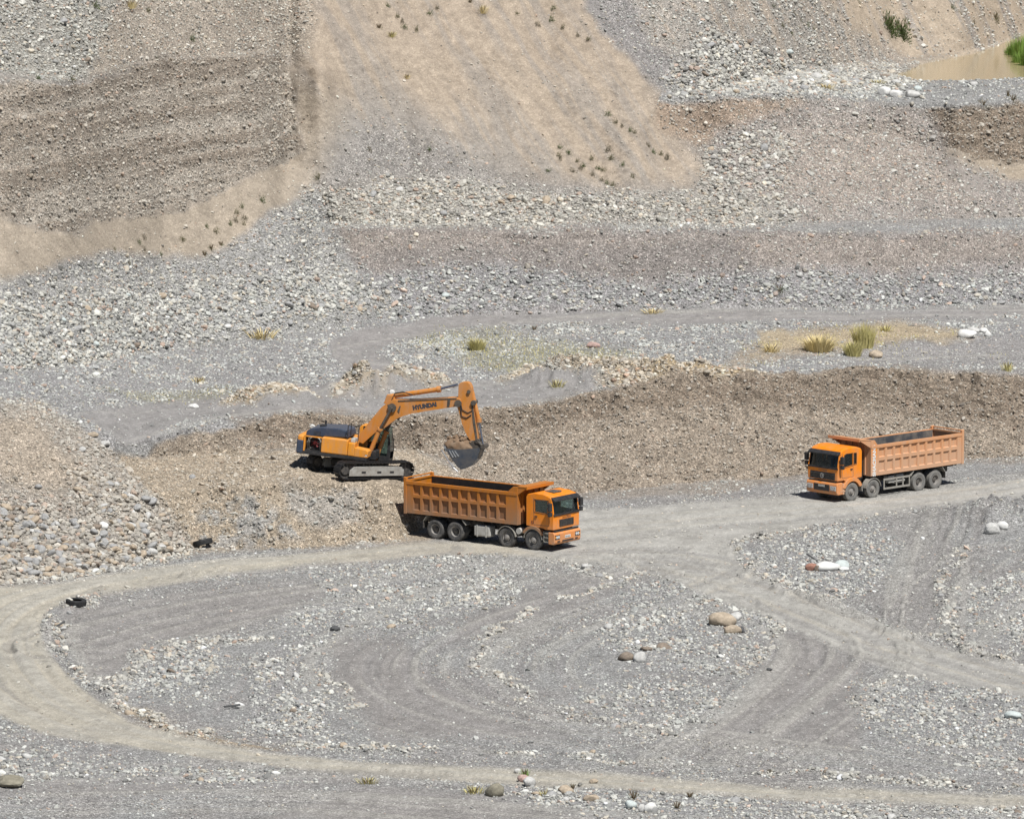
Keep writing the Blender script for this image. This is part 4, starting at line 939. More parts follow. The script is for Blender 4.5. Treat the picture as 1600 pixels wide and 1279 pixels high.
    cuts = [inn]
    def cutter(pts, y0, y1): cuts.append(MB().prism(pts, y0, y1).build('cut', M['seat']))
    for (pts) in P['side_windows']: cutter(pts, -W-.2, W+.2)
    wz0, wz1 = P['ws'][0], P['ws'][1]
    cuts.append(MB().box(xc1-.32, xc1+.4, -W+.09, W-.09, wz0, wz1).build('cut', M['seat'])); cuts.append(MB().box(xc0-.3, xc0+.2, -.55, .55, 2.2, 2.72).build('cut', M['seat']))
    if P.get('arch_cut'): cuts.append(MB().prism(arc(0, .54, .62, 0, 360, 24)[:-1], -W-.2, W+.2).build('cut', M['seat']))
    boolean(sh, cuts)
    me = sh.data; me.materials.clear(); me.materials.append(cabm); me.materials.append(M['seat'])
    for p in me.polygons:
        c_ = p.center; inside = abs(c_.y) < W-.065 and p.normal.dot(Vector((cx-c_.x, -c_.y*.4, 2.1-c_.z))) > 0 and c_.z > 1.25 and xc0+.03 < c_.x < xc1-.04 and c_.z < P['roof_in']+.05
        p.material_index = 1 if inside else 0
        p.use_smooth = False
    # glass
    ws = MB(); zs = [wz0+(wz1-wz0)*i/4 for i in range(5)]; fx = P['front_x']
    ys = [-W+.03, -W+.12, -.6, 0, .6, W-.12, W-.03]; bow = lambda y: -.05*(y/W)**2-(.10 if abs(y) > W-.05 else 0)
    vs = [(fx(z_)+bow(y)+.012, y, z_) for z_ in zs for y in ys]; ny_ = len(ys)
    ws.add(vs, [(i*ny_+j, i*ny_+j+1, (i+1)*ny_+j+1, (i+1)*ny_+j) for i in range(4) for j in range(ny_-1)], 0, True)
    for s in (-1, 1): MB().box(xc0+.2, xc1-.35, min(s*(W-.08), s*(W-.1)), max(s*(W-.08), s*(W-.1)), 1.45, 2.0).build('door_trim', M['seat'], root)
    wso = ws.build('windshield', M['glass'], root)
    bd = MB(); zt = wz1
    bd.box(fx(wz0)-.05, fx(wz0)+.045, -W+.02, W-.02, wz0-.09, wz0+.015, ch=.01)
    for s in (-1, 1): bd.tube([(fx(wz0)-.07, s*(W-.055), wz0), (fx(wz1)-.07, s*(W-.055), wz1)], .055, 6)
    bd.build('windshield_seal', M['black'], wso)
    vz = MB(); vz.prism([(fx(zt)-.1, zt-.02), (fx(zt)+.20, zt-.09), (fx(zt)+.22, zt-.02), (fx(zt)+.02, zt+.12), (fx(zt)-.16, zt+.14)], -W+.02, W-.02, ch=.02); vz.build('sun_visor', M['black'], root)
    wp = MB()
    for y in (-.75, -.05, .6): wp.tube([(fx(wz0)+.06, y, wz0-.05), (fx(wz0)+.09, y+.3, wz0+.02), (fx(wz0)+.05, y+.62, wz0+.09)], .016, 5)
    wp.build('wiper', M['black'], wso)
    for s in (-1, 1):
        for pts in P['side_windows']:
            g = MB().prism(pts, min(s*(W-.045), s*(W-.03)), max(s*(W-.045), s*(W-.03))).build('side_window', M['glass'], root)
            cxp = sum(p[0] for p in pts)/len(pts); czp = sum(p[1] for p in pts)/len(pts); b_ = MB()
            big_ = [(cxp+(p[0]-cxp)*1.09, czp+(p[1]-czp)*1.07) for p in pts]
            for i in range(len(pts)): b_.tube([(big_[i][0], s*(W-.0), big_[i][1]), (big_[(i+1) % len(pts)][0], s*(W-.0), big_[(i+1) % len(pts)][1])], .016, 5)
            b_.build('window_seal', M['black'], g)
        # door lines: shut gaps drawn as sunk black strips, handle, mirror
        d0, d1 = P['door']; dl = MB(); y_ = s*(W+.001)
        for (ax_, bx_, az_, bz_) in ((d0, d0+.018, 1.42, P['door_top']), (d1-.018, d1, 1.42, P['door_top']), (d0, d1, 1.42, 1.438)): dl.box(ax_, bx_, min(y_, y_+s*.004), max(y_, y_+s*.004), az_, bz_)
        dl.build('door', M['hub'], root)
        MB().box(d0+.08, d0+.26, min(y_+s*.006, y_+s*.05), max(y_+s*.006, y_+s*.05), 1.86, 1.92, ch=.01).build('door_handle', M['black'], root)
        mi = MB(); mx = P['mirror_x']; mi.tube([(mx-.05, s*W, 2.72), (mx+.18, s*(W+.18), 2.70), (mx+.2, s*(W+.2), 2.2), (mx-.02, s*W, 2.05)], .022, 6)
        mi.box(mx+.1, mx+.28, min(s*(W+.1), s*(W+.36)), max(s*(W+.1), s*(W+.36)), 2.27, 2.72, ch=.035); mi.box(mx+.1, mx+.28, min(s*(W+.1), s*(W+.34)), max(s*(W+.1), s*(W+.34)), 1.98, 2.22, ch=.035)
        mi.build('mirror', M['black'], root)
    # interior
    it = MB(); 
    for y in (-.6, .6):
        it.box(xc0+.45, xc0+.95, y-.25, y+.25, 1.5, 1.72, ch=.05); it.box(xc0+.38, xc0+.52, y-.23, y+.23, 1.7, 2.35, ch=.05)
    it.box(xc1-.5, xc1-.16, -1.1, 1.1, 1.5, wz0-.02, ch=.04); it.box(xc0+.1, xc1-.2, -1.1, 1.1, P['floor_z'], P['floor_z']+.06)
    it.build('cab_interior', M['seat'], root)
    sw_ = MB(); vs = [(.2*math.cos(a), .2*math.sin(a), 0) for a in [2*math.pi*i/20 for i in range(21)]]
    mm = Matrix.Translation((xc1-.62, .6, wz0+.02)) @ Matrix.Rotation(R(-35), 4, 'Y'); sw_.tube([mm @ Vector(v) for v in vs], .018, 6); sw_.build('steering_wheel', M['black'], root)
    P['front'](root, fx, W)
    # steps and bumper shape
    return root

LB = dict(axles=(0, -1.8, -5.32, -6.7), cross=(-1.4, -2.6, -3.8, -5.0, -6.2, -7.4))
# --- truck A: flat-fronted cab with one side window
def frontA(root, fx, W):
    MB().prism([(1.37, 1.36), (1.405, 1.36), (1.405, 1.74), (1.37, 1.74)], -.66, .66).build('grille', M['black'], root)
    g = MB()
    for i in range(7): g.box(1.40, 1.43, -.63, .63, 1.385+i*.05, 1.405+i*.05)
    g.build('grille_bars', M['chassis'], root)
    bp = MB(); bp.prism([(1.05, .42), (1.40, .40), (1.46, .52), (1.46, .98), (1.38, 1.08), (1.05, 1.08)], -1.24, 1.24, ch=.03); b = bp.build('bumper', M['cab_orange'], root)
    MB().box(1.32, 1.40, -1.12, 1.12, 1.085, 1.17).build('bumper_gap', M['black'], root)
    for s in (-1, 1):
        h = MB(); h.box(1.452, 1.472, min(s*.72, s*1.17), max(s*.72, s*1.17), .68, .92, ch=.008); h.build('headlight', M['black'], root)
        for y, m_ in ((.83, 'lamp_glass'), (1.0, 'lamp_glass'), (1.12, 'lamp_orange')): MB().lathe([(.085 if m_ != 'lamp_orange' else .05, 1.47), (.075 if m_ != 'lamp_orange' else .045, 1.488), (0, 1.492)], (0, s*y, .80), 'x', 14).build('lamp', M[m_], root)
        MB().box(1.455, 1.475, min(s*.72, s*.95), max(s*.72, s*.95), .52, .60).build('fog_lamp', M['black'], root)
        stp = MB(); y0, y1 = s*1.0, s*1.225
        for zz in (.5, .74, .98): stp.box(.70, 1.06, min(y0, y1), max(y0, y1), zz, zz+.05)
        stp.box(.70, .74, min(y0, y1), max(y0, y1), .5, 1.1); stp.box(.70, 1.06, min(y0, s*1.08), max(y0, s*1.08), .5, 1.1); stp.build('step', M['dusty_steel'], root)
        sk = MB(); o_ = arc(0, .54, .80, 28, 150, 10); i_ = arc(0, .54, .655, 28, 150, 10)[::-1]; sk.prism(o_+i_, min(s*1.0, s*1.262), max(s*1.0, s*1.262), ch=.01); sk.build('fender', M['box_orange'], root)
    pl = MB().box(1.462, 1.48, -.26, .26, .70, .84).build('number_plate', M['white'], root)
    for i, y in enumerate((-.2, -.13, -.06, .02, .09, .17)): MB().box(1.480, 1.484, y-.02, y+.02, .735, .80).build('plate_mark', M['plate_ink'], pl)
    MB().box(1.462, 1.472, -.5, .55, .52, .60).build('bumper_slot', M['black'], root)
    text_mesh('lettering', 'SHACMAN', .13, M['plate_ink'], root, frame_m((1.402, 0, 1.84), (0, 1, 0), (0, 0, 1)), spacing=1.35)
    MB().box(.2, .8, -.38, .38, 3.10, 3.2, ch=.03).build('roof_hatch', M['hub'], root)
    em = MB().lathe([(.075, -.002), (.085, -.008), (.06, -.010), (.055, -.002)], (-.02, -1.236, 1.56), 'y', 18).build('door_emblem', M['red'], root)
profA = [(-.47, 1.32), (-.47, 2.92), (-.36, 3.08), (.1, 3.18), (.7, 3.12), (1.16, 3.02), (1.25, 2.94), (1.37, 2.05), (1.385, 1.2), (.78, 1.2), (.66, 1.32)]
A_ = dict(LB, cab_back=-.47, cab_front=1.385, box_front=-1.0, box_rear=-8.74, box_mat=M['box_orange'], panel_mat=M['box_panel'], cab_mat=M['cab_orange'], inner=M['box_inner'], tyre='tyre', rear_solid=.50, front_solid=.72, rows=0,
  guard=.62, guard_rise=-.02, prof=profA, inner_prof=[(-.40, 1.40), (-.40, 2.86), (.0, 3.05), (1.05, 2.94), (1.17, 2.86), (1.28, 2.05), (1.30, 1.40)], roof_in=3.05, cab_bevel=.05,
  side_windows=[[(.12, 2.14), (.95, 2.08), (1.0, 2.8), (.12, 2.8)]], ws=(2.06, 2.86), front_x=lambda z: 1.375-(z-2.05)*.135, door=(.05, 1.10), door_top=2.9, mirror_x=1.12, tank=(-4.05, -2.95), floor_z=1.42, front=frontA)
def place(root, px, py, yaw, lx):
    """stand the vehicle so that its local point (lx, near side) is over pixel (px,py)"""
    g = ground_px(px, py, Z); f = Vector((math.cos(yaw), math.sin(yaw), 0)); near = Vector((f.y, -f.x, 0)) if f.x > 0 else Vector((-f.y, f.x, 0))
    root.location = g - f*lx*root.scale.x - near*1.2*root.scale.x; root.location.z = .0; root.rotation_euler = (0, 0, yaw)
tA = empty('dump_truck', (0, 0, 0)); place(tA, 833, 859, R(-36), 0)
tag(tA, 'orange dump truck with dust-browned tipper box facing right under the excavator bucket', 'dump truck', 'dump trucks in the quarry')
dump_truck(A_, tA)
# --- truck B: rounder cab with two side windows, pale dusty box
def frontB(root, fx, W):
    MB().prism([(1.19, 1.30), (1.245, 1.30), (1.235, 1.72), (1.18, 1.74)], -1.0, 1.0, ch=.01).build('grille', M['black'], root)
    g = MB()
    for i in range(4): g.box(1.236, 1.262, -.95, .95, 1.34+i*.09, 1.365+i*.09)
    g.build('grille_bars', M['chassis'], root)
    em = MB(); em.lathe([(.14, 0), (.15, .03), (.115, .03), (.11, .0)], (1.255, 0, 1.52), 'x', 20); em.build('grille_emblem', M['chrome'], root)
    e2 = MB()
    for s in (-1, 1): e2.tube([(1.285, s*.02, 1.43), (1.285, s*.035, 1.53), (1.285, s*.01, 1.62)], .017, 5)
    e2.build('emblem_mark', M['chrome'], em.v and root)
    bp = MB(); bp.prism([(.80, .46), (1.20, .44), (1.30, .56), (1.31, 1.04), (1.24, 1.16), (.80, 1.16)], -1.24, 1.24, ch=.04); bp.build('bumper', M['cab_orange'], root)
    MB().box(1.20, 1.235, -1.1, 1.1, 1.165, 1.23).build('bumper_gap', M['black'], root)
    MB().box(1.30, 1.318, -.62, .62, .64, 1.02, ch=.006).build('lower_grille', M['black'], root)
    for s in (-1, 1):
        MB().box(1.296, 1.322, min(s*.70, s*1.16), max(s*.70, s*1.16), .70, .96, ch=.01).build('headlight', M['lamp_glass'], root)
        for y in (.82, 1.03): MB().lathe([(.095, 1.322), (.08, 1.333), (0, 1.328)], (0, s*y, .83), 'x', 14).build('lamp', M['chrome'], root)
        stp = MB(); y0, y1 = s*.95, s*1.235; stp.box(.66, .80, min(y0, y1), max(y0, y1), .46, 1.1, ch=.01); stp.box(.60, 1.02, min(s*1.0, s*1.25), max(s*1.0, s*1.25), .62, .68); stp.build('step', M['box_peach'], root)
        sk = MB(); o_ = arc(0, .54, .86, 20, 158, 12); i_ = arc(0, .54, .66, 20, 158, 12)[::-1]; sk.prism(o_+i_, min(s*.95, s*1.275), max(s*.95, s*1.275), ch=.02); sk.build('fender', M['cab_orange'], root)
        fl = MB(); fl.prism([(-.86, .50), (-.80, .50), (-.76, .86), (-.82, .86)], min(s*.95, s*1.25), max(s*.95, s*1.25)); fl.build('mud_flap', M['dusty_steel'], root)
    MB().box(1.318, 1.33, -.26, .26, .86, .99).build('number_plate', M['pale_metal'], root)
    text_mesh('lettering', 'SHACMAN', .11, M['hub'], root, frame_m((1.232, 0, 1.83), (0, 1, 0), (0, 0, 1)), spacing=1.5)
profB = [(-.84, 1.30), (-.84, 2.86), (-.74, 3.05), (-.3, 3.18), (.3, 3.20), (.8, 3.10), (1.02, 2.94), (1.20, 2.0), (1.235, 1.24), (.72, 1.24), (.6, 1.30)]
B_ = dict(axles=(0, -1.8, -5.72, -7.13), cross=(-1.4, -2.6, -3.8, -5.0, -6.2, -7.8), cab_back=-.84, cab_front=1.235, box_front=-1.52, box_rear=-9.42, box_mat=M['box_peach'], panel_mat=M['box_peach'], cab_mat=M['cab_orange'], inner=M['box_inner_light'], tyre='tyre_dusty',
  rear_solid=.42, front_solid=.60, rows=1, guard=1.0, guard_rise=.10, prof=profB, inner_prof=[(-.76, 1.40), (-.76, 2.8), (-.3, 3.04), (.3, 3.08), (.72, 3.0), (.92, 2.86), (1.10, 2.0), (1.14, 1.40)], roof_in=3.06, cab_bevel=.08,
  side_windows=[[(-.02, 2.12), (.72, 2.02), (.66, 2.74), (.52, 2.80), (-.02, 2.80)], [(-.34, 2.16), (-.14, 2.14), (-.14, 2.80), (-.34, 2.78)]], ws=(2.02, 2.84), front_x=lambda z: 1.20-(z-2.0)*.185, door=(-.08, .84), door_top=2.86, mirror_x=.88, tank=(-4.95, -2.7), floor_z=1.42, front=frontB)
tB = empty('dump_truck', (0, 0, 0), scale=.98); place(tB, 1331, 782, R(223.5), 0)
tag(tB, 'orange dump truck with pale peach empty tipper box driving left along the pit wall', 'dump truck', 'dump trucks in the quarry')
dump_truck(B_, tB)
MB().box(-2.04, -1.54, 1.2705, 1.276, 1.34, 2.9).build('name_strip', M['post_orange'], tB)
text_mesh('lettering', 'SHACMAN', .34, M['white'], tB, frame_m((-1.80, 1.281, 2.12), (0, 0, 1), (1, 0, 0)), spacing=1.05, bold=.015)
MB().lathe([(.13, 0), (.13, .006), (.09, .006), (.09, 0)], (-1.80, 1.273, 3.0), 'y', 18).build('box_emblem', M['white'], tB)

# ------------------------------------------------------------------ excavator
EX = ground_px(562, 742); EX.z = ground_z(EX.x, EX.y)
RT = Euler((R(0), R(5.2), 0)).to_matrix().to_4x4()                     # the whole machine leans nose-down
ex = empty('excavator', EX + Vector((0, 0, .05))); ex.rotation_euler = (0, R(5.2), 0)
tag(ex, 'orange crawler excavator on the ledge swinging a full bucket over the truck', 'excavator')
MU = Matrix.Rotation(R(-12), 4, 'Z'); MT = Matrix.Rotation(R(35), 4, 'Z')
WM = Matrix.Translation(ex.location) @ RT @ MU; WI = WM.inverted(); CW = Vector((0, 0, CAMZ))
def XP(u, v, y):
    """local (x,z) in the upper body's plane y seen at pixel (u,v)"""
    d = Vector((u-800, FPX*cP+(639.5-v)*sP, -FPX*sP+(639.5-v)*cP)); o_ = WI @ CW; dl = WI.to_3x3() @ d; t = (y-o_.y)/dl.y; p = o_+dl*t; return (p.x, p.z)
def XPs(pts, y): return [XP(u, v, y) for u, v in pts]
# undercarriage
for s in (-1, 1):
    cy = s*1.375; tl = 2.05; r = .44
    loop = [(-tl, .06)]+[(tl, .06)]; n_ = 0
    path = []
    for i in range(9): a = -90+180*i/8; path.append((tl+r*math.cos(R(a)), .5+r*math.sin(R(a))))
    for i in range(1, 8): f = i/8; path.append((tl-2*tl*f, .94-.03*math.sin(math.pi*f)))
    for i in range(9): a = 90+180*i/8; path.append((-tl+r*math.cos(R(a)), .5+r*math.sin(R(a))))
    for i in range(1, 8): f = i/8; path.append((-tl+2*tl*f, .06))
    # shoes spaced along the loop
    seg = [math.dist(path[i], path[(i+1) % len(path)]) for i in range(len(path))]; tot = sum(seg); ns = 50; shoes = MB(MT)
    link = MB(MT)
    for k in range(ns):
        d = tot*k/ns; i = 0
        while d > seg[i]: d -= seg[i]; i += 1
        p, q = path[i], path[(i+1) % len(path)]; f = d/seg[i]; x, z_ = p[0]+(q[0]-p[0])*f, p[1]+(q[1]-p[1])*f; tx, tz = (q[0]-p[0])/seg[i], (q[1]-p[1])/seg[i]; nx, nz_ = tz, -tx
        def bx(m, l0, l1, h0, h1, w_): m.add([(x+tx*l+nx*h, yy, z_+tz*l+nz_*h) for l in (l0, l1) for yy in (cy-w_, cy+w_) for h in (h0, h1)], [(0, 1, 3, 2), (4, 6, 7, 5), (0, 4, 5, 1), (2, 3, 7, 6), (0, 2, 6, 4), (1, 5, 7, 3)])
        L2 = tot/ns/2; bx(shoes, -L2*.93, L2*.93, 0, .03, .3); bx(shoes, -L2*.8, -L2*.5, .03, .065, .3); bx(shoes, L2*.05, L2*.3, .03, .055, .3); bx(link, -L2, L2, -.09, -.002, .09)
    sh = shoes.build('track', M['black'], ex); link.build('track_chain', M['chassis'], sh)
    tf = MB(MT); tf.prism([(-1.62, .22), (1.7, .22), (1.85, .40), (1.75, .66), (.3, .72), (-1.5, .70), (-1.68, .5)], cy-.20, cy+.20, ch=.02)
    tf.box(-1.85, 1.80, cy+s*.30-.012 if s > 0 else cy-.312, cy+s*.30+.012 if s > 0 else cy-.288, .20, .56); t_ = tf.build('track_frame', M['frame_pale'], ex)
    hl = MB(MT)
    for xx in (-.9, .15, 1.0): hl.box(xx-.14, xx+.14, min(cy+s*.312, cy+s*.318), max(cy+s*.312, cy+s*.318), .34, .46)
    hl.build('frame_slot', M['black'], t_)
    idl = MB(MT); idl.lathe([(.0, -.1), (.36, -.1), (.40, -.05), (.40, .05), (.36, .1), (0, .1)], (tl, cy, .5), 'y', 24); idl.build('idler', M['chassis'], ex)
    spk = MB(MT); spk.lathe([(.0, -.16), (.24, -.16), (.30, -.06), (.40, -.04), (.40, .04), (.30, .06), (.24, .16), (0, .16)], (-tl, cy, .5), 'y', 24); spk.build('sprocket', M['chassis'], ex)
    rl = MB(MT)
    for i in range(9): rl.lathe([(0, -.16), (.10, -.16), (.10, .16), (0, .16)], (-1.55+i*.39, cy, .24), 'y', 12)
    for xx in (-.8, .8): rl.lathe([(0, -.12), (.08, -.12), (.08, .12), (0, .12)], (xx, cy, .82), 'y', 12)
    rl.build('roller', M['chassis'], ex)
cf = MB(MT); cf.box(-.8, .8, -1.1, 1.1, .45, .85, ch=.04)
for sx in (-1, 1):
    for sy in (-1, 1): cf.tube([(sx*.4, sy*.3, .72), (sx*1.1, sy*1.25, .5)], .2, 8)
cf.build('carbody', M['chassis'], ex)
MB().lathe([(0, .82), (.72, .82), (.72, 1.10), (0, 1.10)], (0, 0, 0), 'z', 32).build('slew_ring', M['chassis'], ex)
YR = -1.48
def up(): return MB(MU)
bl = XPs([(463, 692), (463, 706), (520, 713), (556, 720), (585, 724), (602, 724)], YR); zdeck = bl[1][1]; zb_ = zdeck
xr = XP(463, 700, YR)[0]; xd1 = XP(574, 715, YR)[0]; xmid = XP(555, 690, YR)[0]; zt = XP(500, 683, YR)[1]
zlow = XP(463, 707.5, YR)[1]
dk = up(); dk.box(xr+.12, xd1-.05, -1.46, 1.46, zlow, zlow+.18, ch=.02); dk.box(xr+.5, xd1+.25, -.6, .6, zlow+.02, zlow+.5, ch=.02); dk.build('deck_frame', M['black'], ex)
z1 = zlow+.19; xo0, xo1 = XP(475, 690, YR)[0], XP(502, 690, YR)[0]
# counterweight
cwp = up(); cwp.box(xr, xo0-.02, -1.44, 1.44, zlow+.02, zt+.02, ch=.12); cw_ = cwp.build('counterweight', M['dig_yellow'], ex)
cb = up(); cb.box(xr-.02, xo0-.03, -1.47, 1.47, zlow, zt-.26, ch=.08); cb.build('counterweight_skirt', M['hood'], cw_)
# engine bay with its side door open
fr = up(); fr.box(xo0-.02, xo0+.06, -1.47, -1.40, z1, zt); fr.box(xo0, xo1, -1.47, -1.40, zt-.05, zt+.02); fr.build('bay_frame', M['dig_yellow'], ex)
bay = up(); bay.box(xo0, xo1, -.9, 1.3, z1, zt); bay.box(xo0, xo1, -1.40, -.9, z1, z1+.05); bay.build('engine_bay', M['black'], ex)
fan = up(); xf = (xo0+xo1)/2+.05; zf = (z1+zt)/2
fan.lathe([(0, -.05), (.10, -.05), (.12, .0)], (xf, -1.12, zf), 'y', 18)
for i in range(7):
    a = i*.898; fan.add([(xf+math.cos(a+da)*r_, -1.10+dy_, zf+math.sin(a+da)*r_) for da, r_, dy_ in ((-.12, .1, 0), (.3, .1, .05), (.32, .26, .07), (-.1, .26, 0))], [(0, 1, 2, 3)]); fan.build('fan', M['red'], ex)
pp = up()
for dx in (-.36, -.28, .3, .38): pp.tube([(xf+dx, -1.1, z1+.05), (xf+dx*1.1, -1.2, zf), (xf+dx, -1.1, zt-.08)], .035, 6)
pp.lathe([(.36, -.1), (.40, .02), (.37, .04)], (xf, -1.08, zf), 'y', 18); pp.build('hose', M['dusty_steel'], ex)
# yellow side doors
xs1 = XP(543, 700, YR)[0]
bd_ = up(); bd_.box(xo1, xs1-.01, -1.47, -.35, z1, zt+.02, ch=.06); bd_.build('side_door', M['dig_yellow'], ex)
bd2 = up(); bd2.box(xs1+.005, xmid, -1.465, -.42, z1, zt-.10, ch=.05); bd2.build('side_door', M['dig_yellow'], ex)
MB(MU).box(xmid-.3, xmid-.05, -1.3, -.6, zt-.098, zt+.12, ch=.03).build('step_tread', M['pale_metal'], ex)
tb = up(); tb.prism([(xmid-.01, z1), (xd1, z1), (xd1, z1+.36), (xd1-.12, z1+.44), (xmid-.01, z1+.50)], -1.46, -.7, ch=.03); tb.build('tool_box', M['dig_yellow'], ex)
MB(MU).lathe([(.10, -1.48), (.10, -1.44), (0, -1.48)], (xd1-.10, 0, z1+.12), 'y', 12).build('work_lamp', M['lamp_glass'], ex)
lb = up(); lb.box(xo0, xd1-.5, .48, 1.46, z1, zt+.0, ch=.06); lb.build('left_side_housing', M['dig_yellow'], ex)
cm = up(); cm.box(xo1, xmid-.3, -.34, .47, z1, zt-.04); cm.build('centre_deck', M['black'], ex)
# dark engine hood on top
h = XPs([(478, 681), (479, 673), (486, 669), (500, 668), (530, 669), (543, 673), (545, 684)], -1.0); hp = up(); hp.prism(h, -1.05, .95, ch=.06); ho = hp.build('engine_hood', M['hood'], ex)
hv = up(); xa, xb_ = h[2][0], h[4][0]; ztop = h[3][1]
for i in range(6): hv.box(xa+.2+i*.07, xa+.23+i*.07, -1.065, -1.04, h[0][1]+.12, h[0][1]+.36)
hv.box(xa+.35, xa+.65, -.4, .1, ztop-.02, ztop+.09, ch=.02); hv.tube([(xa+.5, .4, ztop-.02), (xa+.5, .4, ztop+.25)], .06, 10); hv.build('hood_vent', M['black'], ho)
ga = XPs([(462, 690), (475, 686)], -1.3)
rl_ = up(); zz = zt; x0_, x1_ = XP(543, 680, -1.3)[0], XP(560, 680, -1.3)[0]
for xx in (x0_, x1_): rl_.tube([(xx, -1.3, zz-.1), (xx, -1.3, zz+.85)], .022, 6)
rl_.tube([(x0_, -1.3, zz+.85), (x1_, -1.3, zz+.85)], .022, 6); rl_.tube([(x0_, -1.3, zz+.4), (x1_, -1.3, zz+.4)], .018, 6); rl_.tube([(x0_, -1.3, zz+.85), (x0_, -.5, zz+.85), (x0_, -.5, zz-.05)], .02, 6); rl_.build('handrail', M['black'], ex)
# cab on the far side
cabp = XPs([(562, 668), (565, 664), (590, 664), (604, 665), (607, 672), (610, 690), (610, 706), (608, 722), (575, 718), (560, 716)], .55)
ys0, ys1 = .5, 1.45; cabo = up().prism(cabp, ys0, ys1, ch=.04).build('operator_cab', [M['dig_yellow'], M['seat']], ex)
def shrink(p, k):
    cx_ = sum(a[0] for a in p)/len(p); cz_ = sum(a[1] for a in p)/len(p); return [(cx_+(a[0]-cx_)*k, cz_+(a[1]-cz_)*k) for a in p]
cutA = up().prism(shrink(cabp, .93), ys0+.05, ys1-.05).build('cut', M['seat']); zw0 = XP(600, 712, .55)[1]; zw1 = XP(600, 669, .55)[1]; xw0 = XP(588, 690, .55)[0]; xw1 = XP(606.5, 690, .55)[0]
cutB = up().box(xw0, xw1, ys0-.3, ys1+.3, zw0, zw1).build('cut', M['seat']); cutC = up().box(XP(566, 690, .55)[0], xw0-.12, ys0-.3, ys1+.3, zw0+.3, zw1).build('cut', M['seat'])
cutD = up().box(xw1-.1, xw1+.8, ys0+.08, ys1-.08, zw0-.15, zw1).build('cut', M['seat'])
for c_ in (cutA, cutB, cutC, cutD, cabo): c_.parent = None
boolean(cabo, [cutA, cutB, cutC, cutD]); cabo.parent = ex
me = cabo.data; me.materials.clear(); me.materials.append(M['dig_yellow']); me.materials.append(M['black'])
MUi = MU.inverted()
for p in me.polygons:
    c_ = MUi @ p.center; p.material_index = 1 if (c_.x > xw0-.04 or c_.z < zw0-.1) and not (c_.z < zw0 and c_.x < xw1-.3 and c_.y < .55) else 0
for s_, yv in ((0, ys0+.02), (1, ys1-.03)):
    up().box(xw0, xw1, yv, yv+.01, zw0, zw1).build('cab_window', M['glass'], cabo); up().box(XP(566, 690, .55)[0], xw0-.12, yv, yv+.01, zw0+.3, zw1).build('cab_window', M['glass'], cabo)
fw = [p for p in cabp if p[0] > xw1-.3 and p[1] > zw0-.1]; fw.sort(key=lambda p: p[1]); w_ = MB(MU)
vs = [(p[0]-.01, y, p[1]) for p in fw for y in (ys0+.06, ys1-.06)]; w_.add(vs, [(2*i, 2*i+1, 2*i+3, 2*i+2) for i in range(len(fw)-1)]); w_.build('windshield', M['glass'], cabo)
up().box(xw0-.5, xw0, .75, 1.2, zw0-.2, zw0+.65, ch=.08).build('driver_seat', M['seat'], cabo)
# boom
def q(pts, y, ox=540, oy=590, k=8.53): return XPs([(ox+a/k, oy+b/k) for a, b in pts], y)
bw = .30
bp_ = q([(150, 850), (160, 780), (230, 700), (330, 570), (470, 400), (560, 330), (640, 288), (850, 296), (1100, 282), (1480, 262), (1530, 285), (1545, 340), (1510, 380), (1300, 410), (1100, 440), (880, 478), (760, 505), (680, 545), (600, 605), (520, 670), (440, 712), (390, 725), (230, 882)], -bw)
bm_ = up().prism(bp_, -bw, bw, ch=.025).build('boom', M['boom_orange'], ex)
w2 = up(); 
for pts in ([(700, 300), (1480, 268), (1480, 282), (700, 316)],): w2.prism(q(pts, -bw-.02), -bw-.03, -bw-.001)
w2.prism(q([(1360, 285), (1400, 282), (1385, 385), (1350, 390)], -bw), -bw-.02, -bw-.001)
w2.build('boom_seam', M['link_dark'], bm_)
def pin(u, v, r, y0, y1, name, mat, parent):
    x, zc = XP(u, v, y0); o = MB(MU).lathe([(0, y0), (r, y0), (r, y1), (0, y1)], (x, 0, zc), 'y', 18).build(name, mat, parent); return o
pin(612, 637, .24, -.42, .42, 'pivot_pin', M['link_dark'], bm_); pin(715.2, 630.4, .2, -.40, .40, 'pivot_pin', M['link_dark'], ex)
rx_ = up(); 
for pts, dpt in (([(690, 440), (725, 370), (735, 380), (715, 470)], .03), ([(560, 355), (640, 380), (630, 395), (560, 372)], .02)): rx_.prism(q(pts, -bw), -bw-dpt, -bw-.001)
rx_.build('boom_bracket', M['link_dark'], bm_)
# HYUNDAI lettering on the boom side
p0 = XP(645, 637.5, -bw-.003); p1 = XP(682, 631.5, -bw-.003); mid = ((p0[0]+p1[0])/2, -bw-.003, (p0[1]+p1[1])/2); xd = Vector((p1[0]-p0[0], 0, p1[1]-p0[1])); wid = xd.length
lt = text_mesh('lettering', 'HYUNDAI', .36, M['plate_ink'], bm_, MU @ frame_m(mid, xd, (-xd.z, 0, xd.x)), spacing=1.0, bold=.028)
bbw = max(v.co.x for v in lt.data.vertices)-min(v.co.x for v in lt.data.vertices)
for v in lt.data.vertices: v.co.x *= wid/bbw; v.co.y *= .9
